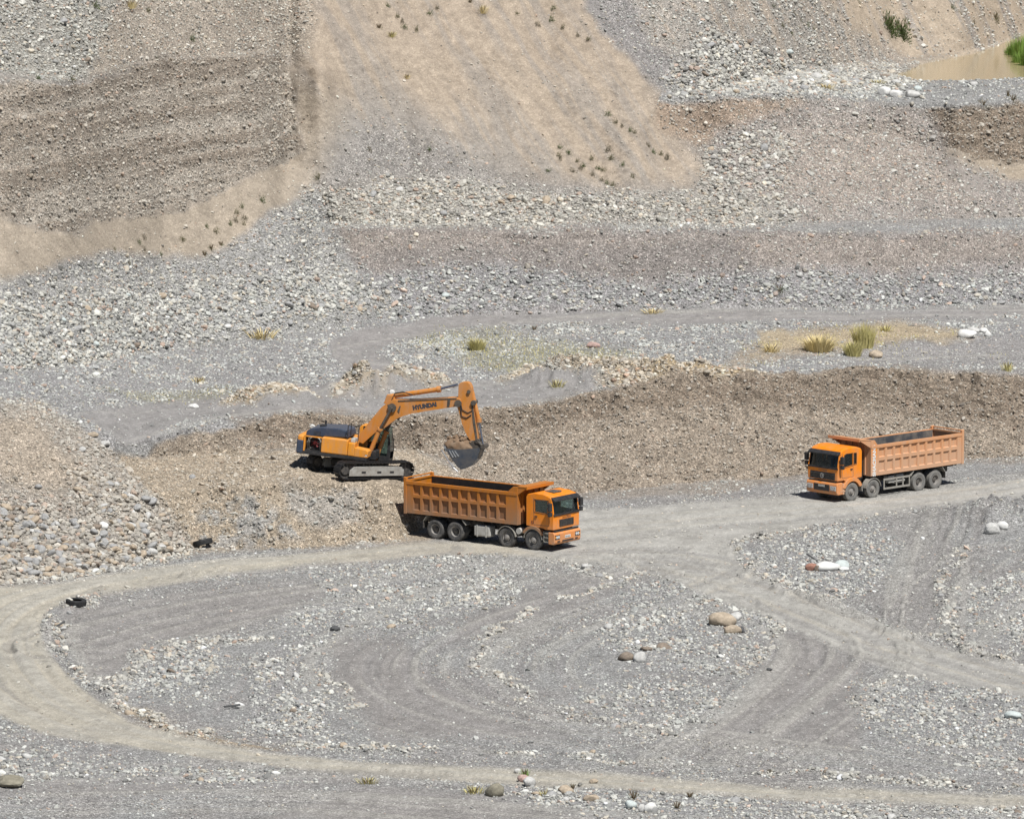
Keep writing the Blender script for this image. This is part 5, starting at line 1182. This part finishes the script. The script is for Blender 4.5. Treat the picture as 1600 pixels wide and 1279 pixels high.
# boom cylinders either side
for s, (u0, v0, u1, v1, u2, v2) in (( -1, (575, 714, 592.5, 672, 612, 637)), (1, (586, 719, 603, 676, 620, 640))):
    y = s*.52; a = XP(u0, v0, y); b = XP(u1, v1, y); c_ = XP(u2, v2, y)
    cy_ = up(); cy_.tube([(a[0], y, a[1]), (b[0], y, b[1])], .125, 14); cy_.tube([(b[0], y, b[1]), (b[0]+(c_[0]-b[0])*.08, y, b[1]+(c_[1]-b[1])*.08)], .17, 14); co = cy_.build('boom_cylinder', M['boom_orange'], ex)
    up().tube([(b[0], y, b[1]), (c_[0], y, c_[1])], .075, 10).build('piston_rod', M['link_dark'], co)
# arm cylinder over the boom
a = XP(618, 622, 0); a = XP(622, 618.5, 0); b = XP(686, 608, 0); c_ = XP(714, 600.5, 0)
ac = up(); ac.tube([(a[0]-.6, 0, a[1]-.12), (b[0], 0, b[1])], .14, 14); ac.tube([(b[0]-.12, 0, b[1]-.02), (b[0]+.1, 0, b[1]+.02)], .18, 14); ac.prism([(a[0]-.75, a[1]-.5), (a[0]+.0, a[1]-.5), (a[0]-.2, a[1]+.02), (a[0]-.6, a[1]+.02)], -.22, .22, ch=.02); aco = ac.build('arm_cylinder', M['boom_orange'], ex)
up().tube([(b[0], 0, b[1]), (c_[0]+.05, 0, c_[1])], .07, 10).build('piston_rod', M['rod'], aco)
hs = up(); hu = [(612, 625), (617, 614), (630, 612), (645, 617)]
for dy in (-.22, -.1, .1): pts = XPs(hu, dy); hs.tube([(p[0], dy, p[1]) for p in pts], .03, 6)
pts = XPs([(640, 624), (660, 624), (680, 623), (700, 622)], -.15); hs.tube([(p[0], -.15, p[1]+.03) for p in pts], .035, 6)
pts = XPs([(712, 622), (719, 624), (722, 640), (731, 645), (738, 641)], -.27); hs.tube([(p[0], -.27, p[1]) for p in pts], .028, 6)
pts = XPs([(719, 632), (721, 650), (729, 653), (736, 648)], -.27); hs.tube([(p[0], -.27, p[1]) for p in pts], .035, 6); hs.build('hydraulic_hose', M['black'], ex)
# arm (stick)
q2 = lambda pts, y: q(pts, y, 640, 590, 7.99); sw2 = .24
ap = q2([(610, 90), (625, 68), (665, 55), (720, 55), (750, 75), (775, 130), (795, 300), (800, 420), (830, 600), (860, 790), (830, 830), (770, 800), (740, 765), (700, 690), (650, 560), (620, 440), (596, 380), (592, 330), (606, 250)], -sw2)
am = up().prism(ap, -sw2, sw2, ch=.02).build('arm', M['boom_orange'], ex)
us_ = up().prism(q2([(770, 330), (790, 330), (850, 780), (828, 790), (790, 560)], -sw2), -sw2-.02, -sw2-.001); us_.build('arm_painted_shade', M['link_dark'], am)  # dark strip paints in the shaded front side of the arm, no real plate
pin(732, 612, .1, -.34, .34, 'pivot_pin', M['link_dark'], am); pin(745, 689, .12, -.4, .4, 'pivot_pin', M['link_dark'], am); pin(739, 629.5, .14, -.36, .36, 'pivot_pin', M['link_dark'], am)
# bucket cylinder
a = XP(735.5, 611, 0); b = XP(747, 656.5, 0); c_ = XP(755, 697, 0)
bc = up().tube([(a[0]+.08, 0, a[1]), (b[0]+.04, 0, b[1])], .115, 14); bc.tube([(b[0]+.03, 0, b[1]+.12), (b[0]+.05, 0, b[1]-.1)], .16, 14); bco = bc.build('bucket_cylinder', M['boom_orange'], ex)
up().tube([(b[0]+.04, 0, b[1]), (c_[0], 0, c_[1])], .06, 10).build('piston_rod', M['rod'], bco)
lk = up()
for y in (-.32, .32):
    pa, pb, pc_ = XP(755, 698, y), XP(745, 688, y), XP(748, 716, y)
    lk.tube([(pa[0], y, pa[1]), (pb[0], y, pb[1])], .10, 8); lk.tube([(pa[0], y, pa[1]), (pc_[0], y, pc_[1])], .10, 8)
pa = XP(755, 698, -.4); lk.lathe([(0, -.42), (.14, -.42), (.14, .42), (0, .42)], (pa[0], 0, pa[1]), 'y', 14); lk.build('bucket_linkage', M['link_dark'], ex)
# bucket: open shell between two side plates, curled up and full
by = .78
side = q2([(440, 882), (620, 898), (770, 885), (850, 880), (862, 930), (840, 1010), (770, 1100), (700, 1130), (640, 1145), (590, 1105), (530, 1020)], -by)
bk = up(); bk.prism(side, -by, -by+.06, ch=.01); bk.prism(side, by-.06, by, ch=.01)
sh_ = side[3:]+[side[0]]; inn_ = shrink(sh_, .95)
for i in range(len(sh_)-1):
    a, b = sh_[i], sh_[i+1]; ia, ib = inn_[i], inn_[i+1]; bk.prism([a, b, ib, ia], -by+.01, by-.01)
bko = bk.build('bucket', M['steel_bucket'], ex)
rb = up()
for k in range(3):
    o0 = 490+k*34; rb.prism(q2([(o0, 905+k*3), (o0+12, 905+k*3), (o0+62, 990-k*6), (o0+48, 998-k*6)], -by), -by-.03, -by-.001)
rb.build('side_rib', M['bright_steel'], bko)
# rounded wear strip along the lit heel edge
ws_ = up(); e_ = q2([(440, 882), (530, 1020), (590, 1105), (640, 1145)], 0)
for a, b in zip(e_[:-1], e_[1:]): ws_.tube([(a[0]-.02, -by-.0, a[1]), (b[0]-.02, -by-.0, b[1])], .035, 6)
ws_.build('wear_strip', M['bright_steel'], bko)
lip = side[0]; nxt = side[-1]; dirl = Vector((lip[0]-nxt[0], 0, lip[1]-nxt[1])).normalized(); nrm = Vector((dirl.z, 0, -dirl.x))
for k in range(5):
    y = -by+.1+k*(2*by-.2)/4; base_ = Vector((lip[0], y, lip[1])); t0 = base_-dirl*.18; tip = base_+dirl*.24
    o = up(); vs = [t0+nrm*.07+Vector((0, -.07, 0)), t0+nrm*.07+Vector((0, .07, 0)), t0-nrm*.07+Vector((0, .07, 0)), t0-nrm*.07+Vector((0, -.07, 0)), tip+Vector((0, -.04, 0)), tip+Vector((0, .04, 0))]
    o.add([v[:] for v in vs], [(0, 1, 5, 4), (3, 4, 5, 2), (0, 4, 3), (1, 2, 5), (0, 3, 2, 1)]); o.build('tooth', M['bright_steel'], bko)
# hinge lugs on the bucket back
lg = up()
for y in (-.3, .3): lg.prism(q2([(740, 800), (810, 780), (880, 840), (850, 990), (790, 960), (760, 885)], y), y-.04, y+.04)
lg.build('hinge_lug', M['link_dark'], bko)
# earth heaped in the bucket: its own thing
c0 = XP(640+640/7.99, 590+860/7.99, 0); ms = rock_mesh(77, .1, 4); mw = bpy.data.meshes.new('heap'); bm2 = bmesh.new(); bm2.from_mesh(ms)
for v in bm2.verts:
    p = v.co; p.x *= 1.02; p.y *= .70; p.z = p.z*.72+(.06*mnoise.noise(p*5)); v.co = p+.09*Vector((mnoise.noise(p*4), mnoise.noise(p*4+Vector((9, 0, 0))), mnoise.noise(p*4+Vector((0, 9, 0)))))
bm2.to_mesh(mw); bm2.free(); mw.materials.append(M['dirt_load']); mw.polygons.foreach_set('use_smooth', [True]*len(mw.polygons))
hp_ = bpy.data.objects.new('earth_heap', mw); COL.objects.link(hp_); hp_.matrix_world = WM @ Matrix.Translation((c0[0]+.05, 0, c0[1]-.12)) @ Matrix.Rotation(R(8), 4, 'Y')
for k_ in range(26):
    a_ = k_*2.4; rr_ = .35+.62*((k_*37) % 10)/10; cl_ = bpy.data.objects.new('clod', vm[k_ % 10].copy()); cl_.data.name = 'clod'; cl_.data.materials.clear(); cl_.data.materials.append(M['dirt_load']); COL.objects.link(cl_); cl_.parent = hp_
    x_, y_ = rr_*math.cos(a_)*.92, rr_*math.sin(a_)*.62; cl_.location = (x_, y_, .70*math.sqrt(max(0, 1-(x_/1.02)**2-(y_/.72)**2))); cl_.scale = (.06+.012*(k_ % 6),)*3
tag(hp_, 'heap of damp brown earth filling the excavator bucket', 'earth heap')

# ------------------------------------------------------------------ discarded tyres
def old_tyre(u, v, rot, lb, sink=.0, sc=1.0):
    o = MB(Matrix.Rotation(R(90), 4, 'X')).lathe(TYP, (0, 0, 0), 'y', 40).build('tyre', M['tyre_dark']); g = ground_px(u, v); o.location = (g.x, g.y, ground_z(g.x, g.y)+.16-sink); o.rotation_euler = [R(a) for a in rot]; o.scale = (sc,)*3
    b_ = MB(Matrix.Rotation(R(90), 4, 'X')).lathe([(.30*1, -.125), (.325, -.15), (.33, -.12)], (0, 0, 0), 'y', 40).build('bead', M['tyre'], o); return tag(o, lb, 'tyre', 'discarded tyres')
old_tyre(317, 853, (-10, -14, 0), 'worn dark tyre tilted against stones at the foot of the cobble pile', -.05)
old_tyre(119, 945, (2, 3, 0), 'black tyre lying flat in the stone row at the left road bend', .02)

# ------------------------------------------------------------------ vegetation
def leaf_mat(name, c1, c2):
    k = N(name); oi = k.n('ShaderNodeObjectInfo').outputs['Random']; tc = k.n('ShaderNodeTexCoord').outputs['Object']
    f = k.ramp(k.noise(9, 3, .6, tc), [(.3, 0), (.7, 1)]); k.l(k.mix(f, c1, c2), k.b.inputs['Base Color']); k.b.inputs['Roughness'].default_value = .7; k.b.inputs['Specular IOR Level'].default_value = .25; return k.m
LM = {'green': leaf_mat('leaf_green', (.045, .075, .02), (.09, .12, .035)), 'reed': leaf_mat('reed_green', (.14, .27, .04), (.26, .38, .09)), 'dry': leaf_mat('dry_grass', (.62, .50, .24), (.72, .60, .32)),
      'olive': leaf_mat('olive_scrub', (.10, .105, .05), (.17, .15, .075)), 'mixed': leaf_mat('yellow_green_grass', (.46, .43, .17), (.66, .57, .26)), 'scrub': leaf_mat('grey_scrub', (.12, .11, .075), (.20, .17, .11)), 'wood': leaf_mat('twig', (.10, .07, .04), (.15, .11, .07))}
def shrub_mesh(seed, n=220, leaf=.10):
    r = random.Random(seed); vs = []; fs = []
    for i in range(n):
        a = r.uniform(0, 6.283); el = math.asin(r.uniform(-.35, 1)); rad = r.uniform(.02, 1)**.55*(1+.25*math.sin(a*3+seed)+.12*math.sin(a*7))
        p = Vector((math.cos(a)*math.cos(el)*rad, math.sin(a)*math.cos(el)*rad, math.sin(el)*rad*(1+.15*math.sin(a*2+seed)))); d = (p+Vector((r.gauss(0, .35), r.gauss(0, .35), .35+r.gauss(0, .25)))).normalized()
        sd = d.cross(Vector((r.gauss(0, 1), r.gauss(0, 1), r.gauss(0, 1)))).normalized()*leaf*.3; L_ = leaf*r.uniform(.9, 2.2); q_ = len(vs)
        vs += [(p-sd)[:], (p+sd)[:], (p+d*L_+sd*.3)[:], (p+d*L_-sd*.3)[:]]; fs.append((q_, q_+1, q_+2, q_+3))
    return vs, fs
def tuft_mesh(seed, n=70, spread=.5, lean=.35):
    r = random.Random(seed); vs = []; fs = []
    for i in range(n):
        a = r.uniform(0, 6.283); rr = r.uniform(0, 1)**.6; b = Vector((math.cos(a)*rr*spread, math.sin(a)*rr*spread, -.05)); d = Vector((math.cos(a)*rr*lean+r.gauss(0, .12), math.sin(a)*rr*lean+r.gauss(0, .12), 1)).normalized()
        h_ = r.uniform(.55, 1.05); t = Vector((-math.sin(a+r.uniform(-1, 1)), math.cos(a), 0))*.024; m_ = b+d*h_*.6; e = b+d*h_+Vector((d.x, d.y, 0))*h_*.35; q_ = len(vs)
        vs += [(b-t)[:], (b+t)[:], (m_+t*.8)[:], (m_-t*.8)[:], e[:]]; fs += [(q_, q_+1, q_+2, q_+3), (q_+3, q_+2, q_+4)]
    return vs, fs
VM = {}
def plant(kind, name, u, v, wpx, hpx, mat, label, cat, group=None, n=None, stem=True):
    seed = hash((kind, u // 7, 3)) % 5 if n is None else int(u)
    key = (kind, seed, mat, n)
    if key not in VM:
        vs, fs = (shrub_mesh(seed, n or 130, .20 if not n else .12) if kind == 'shrub' else tuft_mesh(seed, (n or 30)*2, .62, .5))
        me = bpy.data.meshes.new('foliage'); me.from_pydata(vs, [], fs); me.materials.append(LM[mat]); me.polygons.foreach_set('use_smooth', [True]*len(fs))
        VM[key] = me
    g = ground_px(u, v+hpx*.42); s = FPX/math.hypot(g.y, CAMZ-g.z); sx = wpx/s/2; sz = hpx/s*1.05; big = n is not None
    if big and stem:
        o = empty(name, (g.x, g.y, g.z-.03), (0, 0, random.uniform(0, 6))); f = bpy.data.objects.new('foliage', VM[key]); COL.objects.link(f); f.parent = o; f.location.z = -.18*sz if kind == 'shrub' else 0; f.scale = (sx*(1 if kind == 'shrub' else 1.3), sx*(1 if kind == 'shrub' else 1.3), sz)
        w_ = MB()
        for i in range(7): a = i*.9; w_.tube([(0, 0, -.1), (math.cos(a)*sx*.35, math.sin(a)*sx*.35, sz*.45), (math.cos(a)*sx*.6, math.sin(a)*sx*.6, sz*.8)], [.03, .02, .01], 5)
        w_.build('stem', LM['wood'], o)
    else:
        o = bpy.data.objects.new(name, VM[key]); COL.objects.link(o); o.location = (g.x, g.y, g.z-(.02 if kind == 'shrub' else .03)); o.rotation_euler = (0, 0, random.uniform(0, 6)); o.scale = (sx*(1 if kind == 'shrub' else 1.4), sx*(1 if kind == 'shrub' else 1.4), sz)
    return tag(o, label, cat, group)
plant('shrub', 'bush', 1388, 35, 30, 28, 'green', 'dark green bush on the far slope, left half of the double bush', 'bush', n=900)
plant('shrub', 'bush', 1407, 43, 30, 27, 'green', 'dark green bush on the far slope, lower right half of the double bush', 'bush', n=900)
plant('shrub', 'bush', 1554, 25, 17, 14, 'olive', 'small round olive bush alone high on the far right slope', 'bush', n=500)
for i, (u, v, w_, h_) in enumerate([(1597, 78, 26, 50), (1585, 80, 20, 38), (1576, 84, 12, 22), (1606, 92, 26, 48), (1590, 95, 18, 30)]):
    plant('tuft', 'reed_clump', u, v, w_, h_, 'reed', ['tall bright green reed clump cut by the right edge above the pond', 'bright green reeds just left of the tallest clump', 'low thin green reeds at the left end of the reed bed', 'green reeds at the right edge nearest the water', 'short green reeds rising from the pond at the right'][i], 'reeds', n=260)
for u, v, w_, h_, m_, lb in [(1279, 537, 50, 27, 'dry', 'broad clump of dry yellow grass left of the tallest grass on the terrace'), (1350, 525, 34, 42, 'mixed', 'tallest yellow green grass clump on the upper terrace'), (1333, 545, 30, 26, 'mixed', 'yellow green grass clump in front of the tallest one on the terrace'),
    (1384, 512, 26, 12, 'mixed', 'low dry grass right of the tallest clump on the terrace'), (1205, 543, 34, 14, 'dry', 'thin straw coloured grass at the left end of the sandy patch on the terrace'), (410, 521, 46, 18, 'dry', 'low dry yellow tuft at the foot of the left cobble talus'), (1574, 572, 22, 17, 'mixed', 'yellow green grass tuft at the pit wall crest near the right edge'),
    (558, 572, 28, 14, 'olive', 'olive weed clump on the terrace above the spoil heaps'), (312, 593, 22, 12, 'dry', 'small faded grass tuft on the left terrace'), (745, 538, 26, 20, 'mixed', 'yellow green grass tuft in the grassy middle of the terrace'), (870, 598, 26, 12, 'mixed', 'dry grass tuft on the long spoil heap on the terrace'),
    (1218, 449, 24, 13, 'green', 'dark green shrub low on the embankment face'), (820, 1205, 17, 12, 'reed', 'bright green tuft on the near edge of the tan road'), (990, 1240, 22, 17, 'olive', 'olive weed among gravel near the bottom edge'), (852, 1238, 24, 13, 'mixed', 'thin yellow green weed left of the rounded tan boulder'),
    (575, 1218, 36, 12, 'mixed', 'low sparse weed on grey ground near the bottom edge'), (740, 1232, 34, 14, 'mixed', 'thin grass patch left of the round dark olive boulder'), (1058, 1256, 20, 14, 'olive', 'olive weed right of the blocky white boulder'), (895, 1227, 16, 10, 'green', 'small green weed behind the rounded tan boulder'), (1078, 1240, 18, 10, 'olive', 'pale weed near the road right of the bottom boulders'),
    (1535, 160, 26, 10, 'olive', 'dull green weed patch on the bench above the right gravel cliff'), (1583, 152, 20, 12, 'olive', 'dull green weed clump near the right edge on the bench'), (1575, 146, 8, 12, 'green', 'upright dark weed on the bench below the pond'), (1370, 128, 30, 8, 'mixed', 'yellowish weeds behind the white boulder trio'), (1290, 135, 30, 10, 'dry', 'brown dry weeds at the foot of the far gravel slope'), (1480, 120, 34, 9, 'olive', 'dark low weeds along the near bank of the pond'),
    (1020, 485, 34, 9, 'dry', 'pale dry grass at the embankment foot'), (835, 512, 14, 8, 'olive', 'small dark weed on the terrace below the embankment'), (204, 6, 22, 15, 'dry', 'dry brown tuft at the top edge on the upper left slope'), (754, 14, 20, 14, 'dry', 'dry yellow shrub near the top edge on the sand slope'), (612, 53, 16, 10, 'mixed', 'yellow green shrub on the sand slope'), (592, 40, 15, 8, 'olive', 'olive shrub just above the yellow green one on the sand slope'), (636, 119, 11, 8, 'dry', 'dry shrub alone in the middle of the sand slope'), (320, 395, 13, 10, 'green', 'dark green shrub, lowest of three in a row on the left sand slope'), (330, 385, 12, 9, 'green', 'dark green shrub, middle of three in a row on the left sand slope'), (345, 380, 12, 8, 'green', 'dark green shrub, highest of three in a row on the left sand slope'), (735, 1, 10, 8, 'olive', 'olive shrub touching the top edge beside the dry yellow one')]:
    plant('tuft' if m_ in ('dry', 'mixed', 'reed') else 'shrub', 'grass_tuft' if m_ in ('dry', 'mixed', 'reed') else 'shrub', u, v, w_, h_, m_, lb, 'grass' if m_ in ('dry', 'mixed', 'reed') else 'shrub', n=(260 if h_ > 18 else 45) if m_ in ('dry', 'mixed', 'reed') else 150)
small = {('tiny dark shrub dotted over the left sand slope under the gravel cliff', 'tiny shrubs on the left sand slope'): [(378, 322), (370, 331), (382, 340), (360, 349), (338, 361), (225, 370), (217, 378), (178, 388), (224, 388), (251, 395), (286, 372), (200, 410), (410, 312), (381, 349), (368, 343), (322, 352), (496, 276), (577, 233), (672, 232)],
 ('tiny dark shrub dotted over the lower right of the big sand fan', 'tiny shrubs on the sand fan'): [(950, 178), (962, 190), (972, 196), (985, 203), (992, 206), (1012, 226), (1020, 236), (1033, 240), (1043, 245), (875, 230), (873, 242), (875, 247), (888, 238), (902, 250), (908, 262), (912, 258), (925, 247), (926, 271), (936, 262), (943, 265), (940, 280), (948, 285), (957, 288), (951, 232), (973, 256), (988, 275), (895, 266), (857, 266), (955, 246)],
 ('tiny dry shrub dotted near the top of the sand fan', 'tiny shrubs near the top edge'): [(606, 8), (621, 24), (628, 33), (632, 42), (651, 45), (683, 11), (672, 20), (808, 20), (840, 38), (862, 30), (880, 42), (903, 55), (865, 12), (920, 60)],
 ('tiny scrub speck on the far gravel slope', 'scrub on the far gravel slope'): [(1206, 8), (1222, 38), (1240, 20), (1262, 40), (1270, 46), (1250, 30), (1235, 52), (1340, 2), (1520, 35), (1488, 12), (1500, 20)],
 ('small dark weed on the rocky ledge in the top left corner', 'weeds on the top left ledge'): [(60, 120), (112, 121), (118, 108), (150, 8), (232, 16), (245, 90), (300, 60)]}
for (lb0, gp0), pts in small.items():
    for i, (u, v) in enumerate(pts):
        lb, gp = lb0, gp0
        if 'big sand fan' in lb0:
            if (v-178) < (u-945)*.9 and u > 948 and v < 250 and u != 951: lb, gp = 'tiny dark shrub in the diagonal line down the right edge of the big sand fan', 'tiny shrubs in a diagonal line'
            elif u < 915: lb, gp = 'tiny dark shrub in the left cluster low on the big sand fan', 'tiny shrubs in the left cluster'
            else: lb, gp = 'tiny dark shrub in the lowest cluster near the toe of the big sand fan', 'tiny shrubs near the fan toe'
        elif 'left sand slope' in lb0 and u > 400: lb, gp = 'tiny shrub alone on the sand right of the left gravel cliff', 'lone tiny shrubs right of the cliff'
        elif 'left sand slope' in lb0 and u > 330: lb, gp = 'tiny dark shrub in the cluster above the three larger green shrubs', 'tiny shrubs above the three green ones'
        plant('shrub', 'shrub', u, v, random.uniform(7, 12), random.uniform(6, 9), ('green', 'olive', 'scrub')[(i*7) % 3], lb, 'shrub', gp)
# faint sparse grass nobody could count
gv = []; gf = []
def grassy(mask, per, hh):
    lamg = area*qr(mask*cond)*per; ct = rng.poisson(np.clip(lamg, 0, 20)); a_, b_ = np.nonzero(ct); rp = ct[a_, b_]; a_ = np.repeat(a_, rp); b_ = np.repeat(b_, rp)
    for p in P3[a_, b_]+rng.normal(0, .05, (len(a_), 3))*(1, 1, 0):
        an = random.uniform(0, 6.28); h_ = hh*random.uniform(.5, 1.2); t = (math.cos(an)*.02, math.sin(an)*.02); q_ = len(gv); l_ = random.gauss(0, .06), random.gauss(0, .06)
        gv.extend([(p[0]-t[0], p[1]-t[1], p[2]-.02), (p[0]+t[0], p[1]+t[1], p[2]-.02), (p[0]+l_[0], p[1]+l_[1], p[2]+h_)]); gf.append((q_, q_+1, q_+2))
grassy(z['tgrass'], 16, .16); grassy(z['tgrass2']*clump, 22, .22); grassy(z['tgrass3'], 10, .12); grassy(z['tsmooth3']*clump, 3, .12)
me = bpy.data.meshes.new('sparse_grass'); me.from_pydata(gv, [], gf); me.materials.append(LM['mixed']); o = bpy.data.objects.new('sparse_grass', me); COL.objects.link(o); tag(o, 'thin yellow green grass growing in patches on the upper terrace', 'grass', kind='stuff')

# ------------------------------------------------------------------ muddy pond
k = N('muddy_water'); tc = k.n('ShaderNodeTexCoord').outputs['Object']; k.b.inputs['Base Color'].default_value = (.37, .29, .17, 1); k.b.inputs['Roughness'].default_value = .12; k.b.inputs['IOR'].default_value = 1.33
mp = k.n('ShaderNodeMapping'); mp.inputs['Scale'].default_value = (1, .4, 1); k.l(tc, mp.inputs[0]); k.bump(k.noise(3, 3, .5, mp.outputs[0]), .05, .02)
pc = [ground_px(1390, 140, Z0), ground_px(1720, 140, Z0), ground_px(1720, 58, Z0), ground_px(1390, 80, Z0)]
x0, x1 = min(p.x for p in pc)-1, max(p.x for p in pc)+14; y0, y1 = ground_px(1550, 137, Z0).y, max(pc[2].y, pc[3].y)+4; vs = []; nx_, ny2 = 40, 40
for j in range(ny2+1):
    for i in range(nx_+1): vs.append((x0+(x1-x0)*i/nx_, y0+(y1-y0)*j/ny2, pondz-.06))
me = bpy.data.meshes.new('water'); me.from_pydata(vs, [], [(j*(nx_+1)+i, j*(nx_+1)+i+1, (j+1)*(nx_+1)+i+1, (j+1)*(nx_+1)+i) for j in range(ny2) for i in range(nx_)]); me.materials.append(k.m)
o = bpy.data.objects.new('pond_water', me); COL.objects.link(o); tag(o, kind='structure')
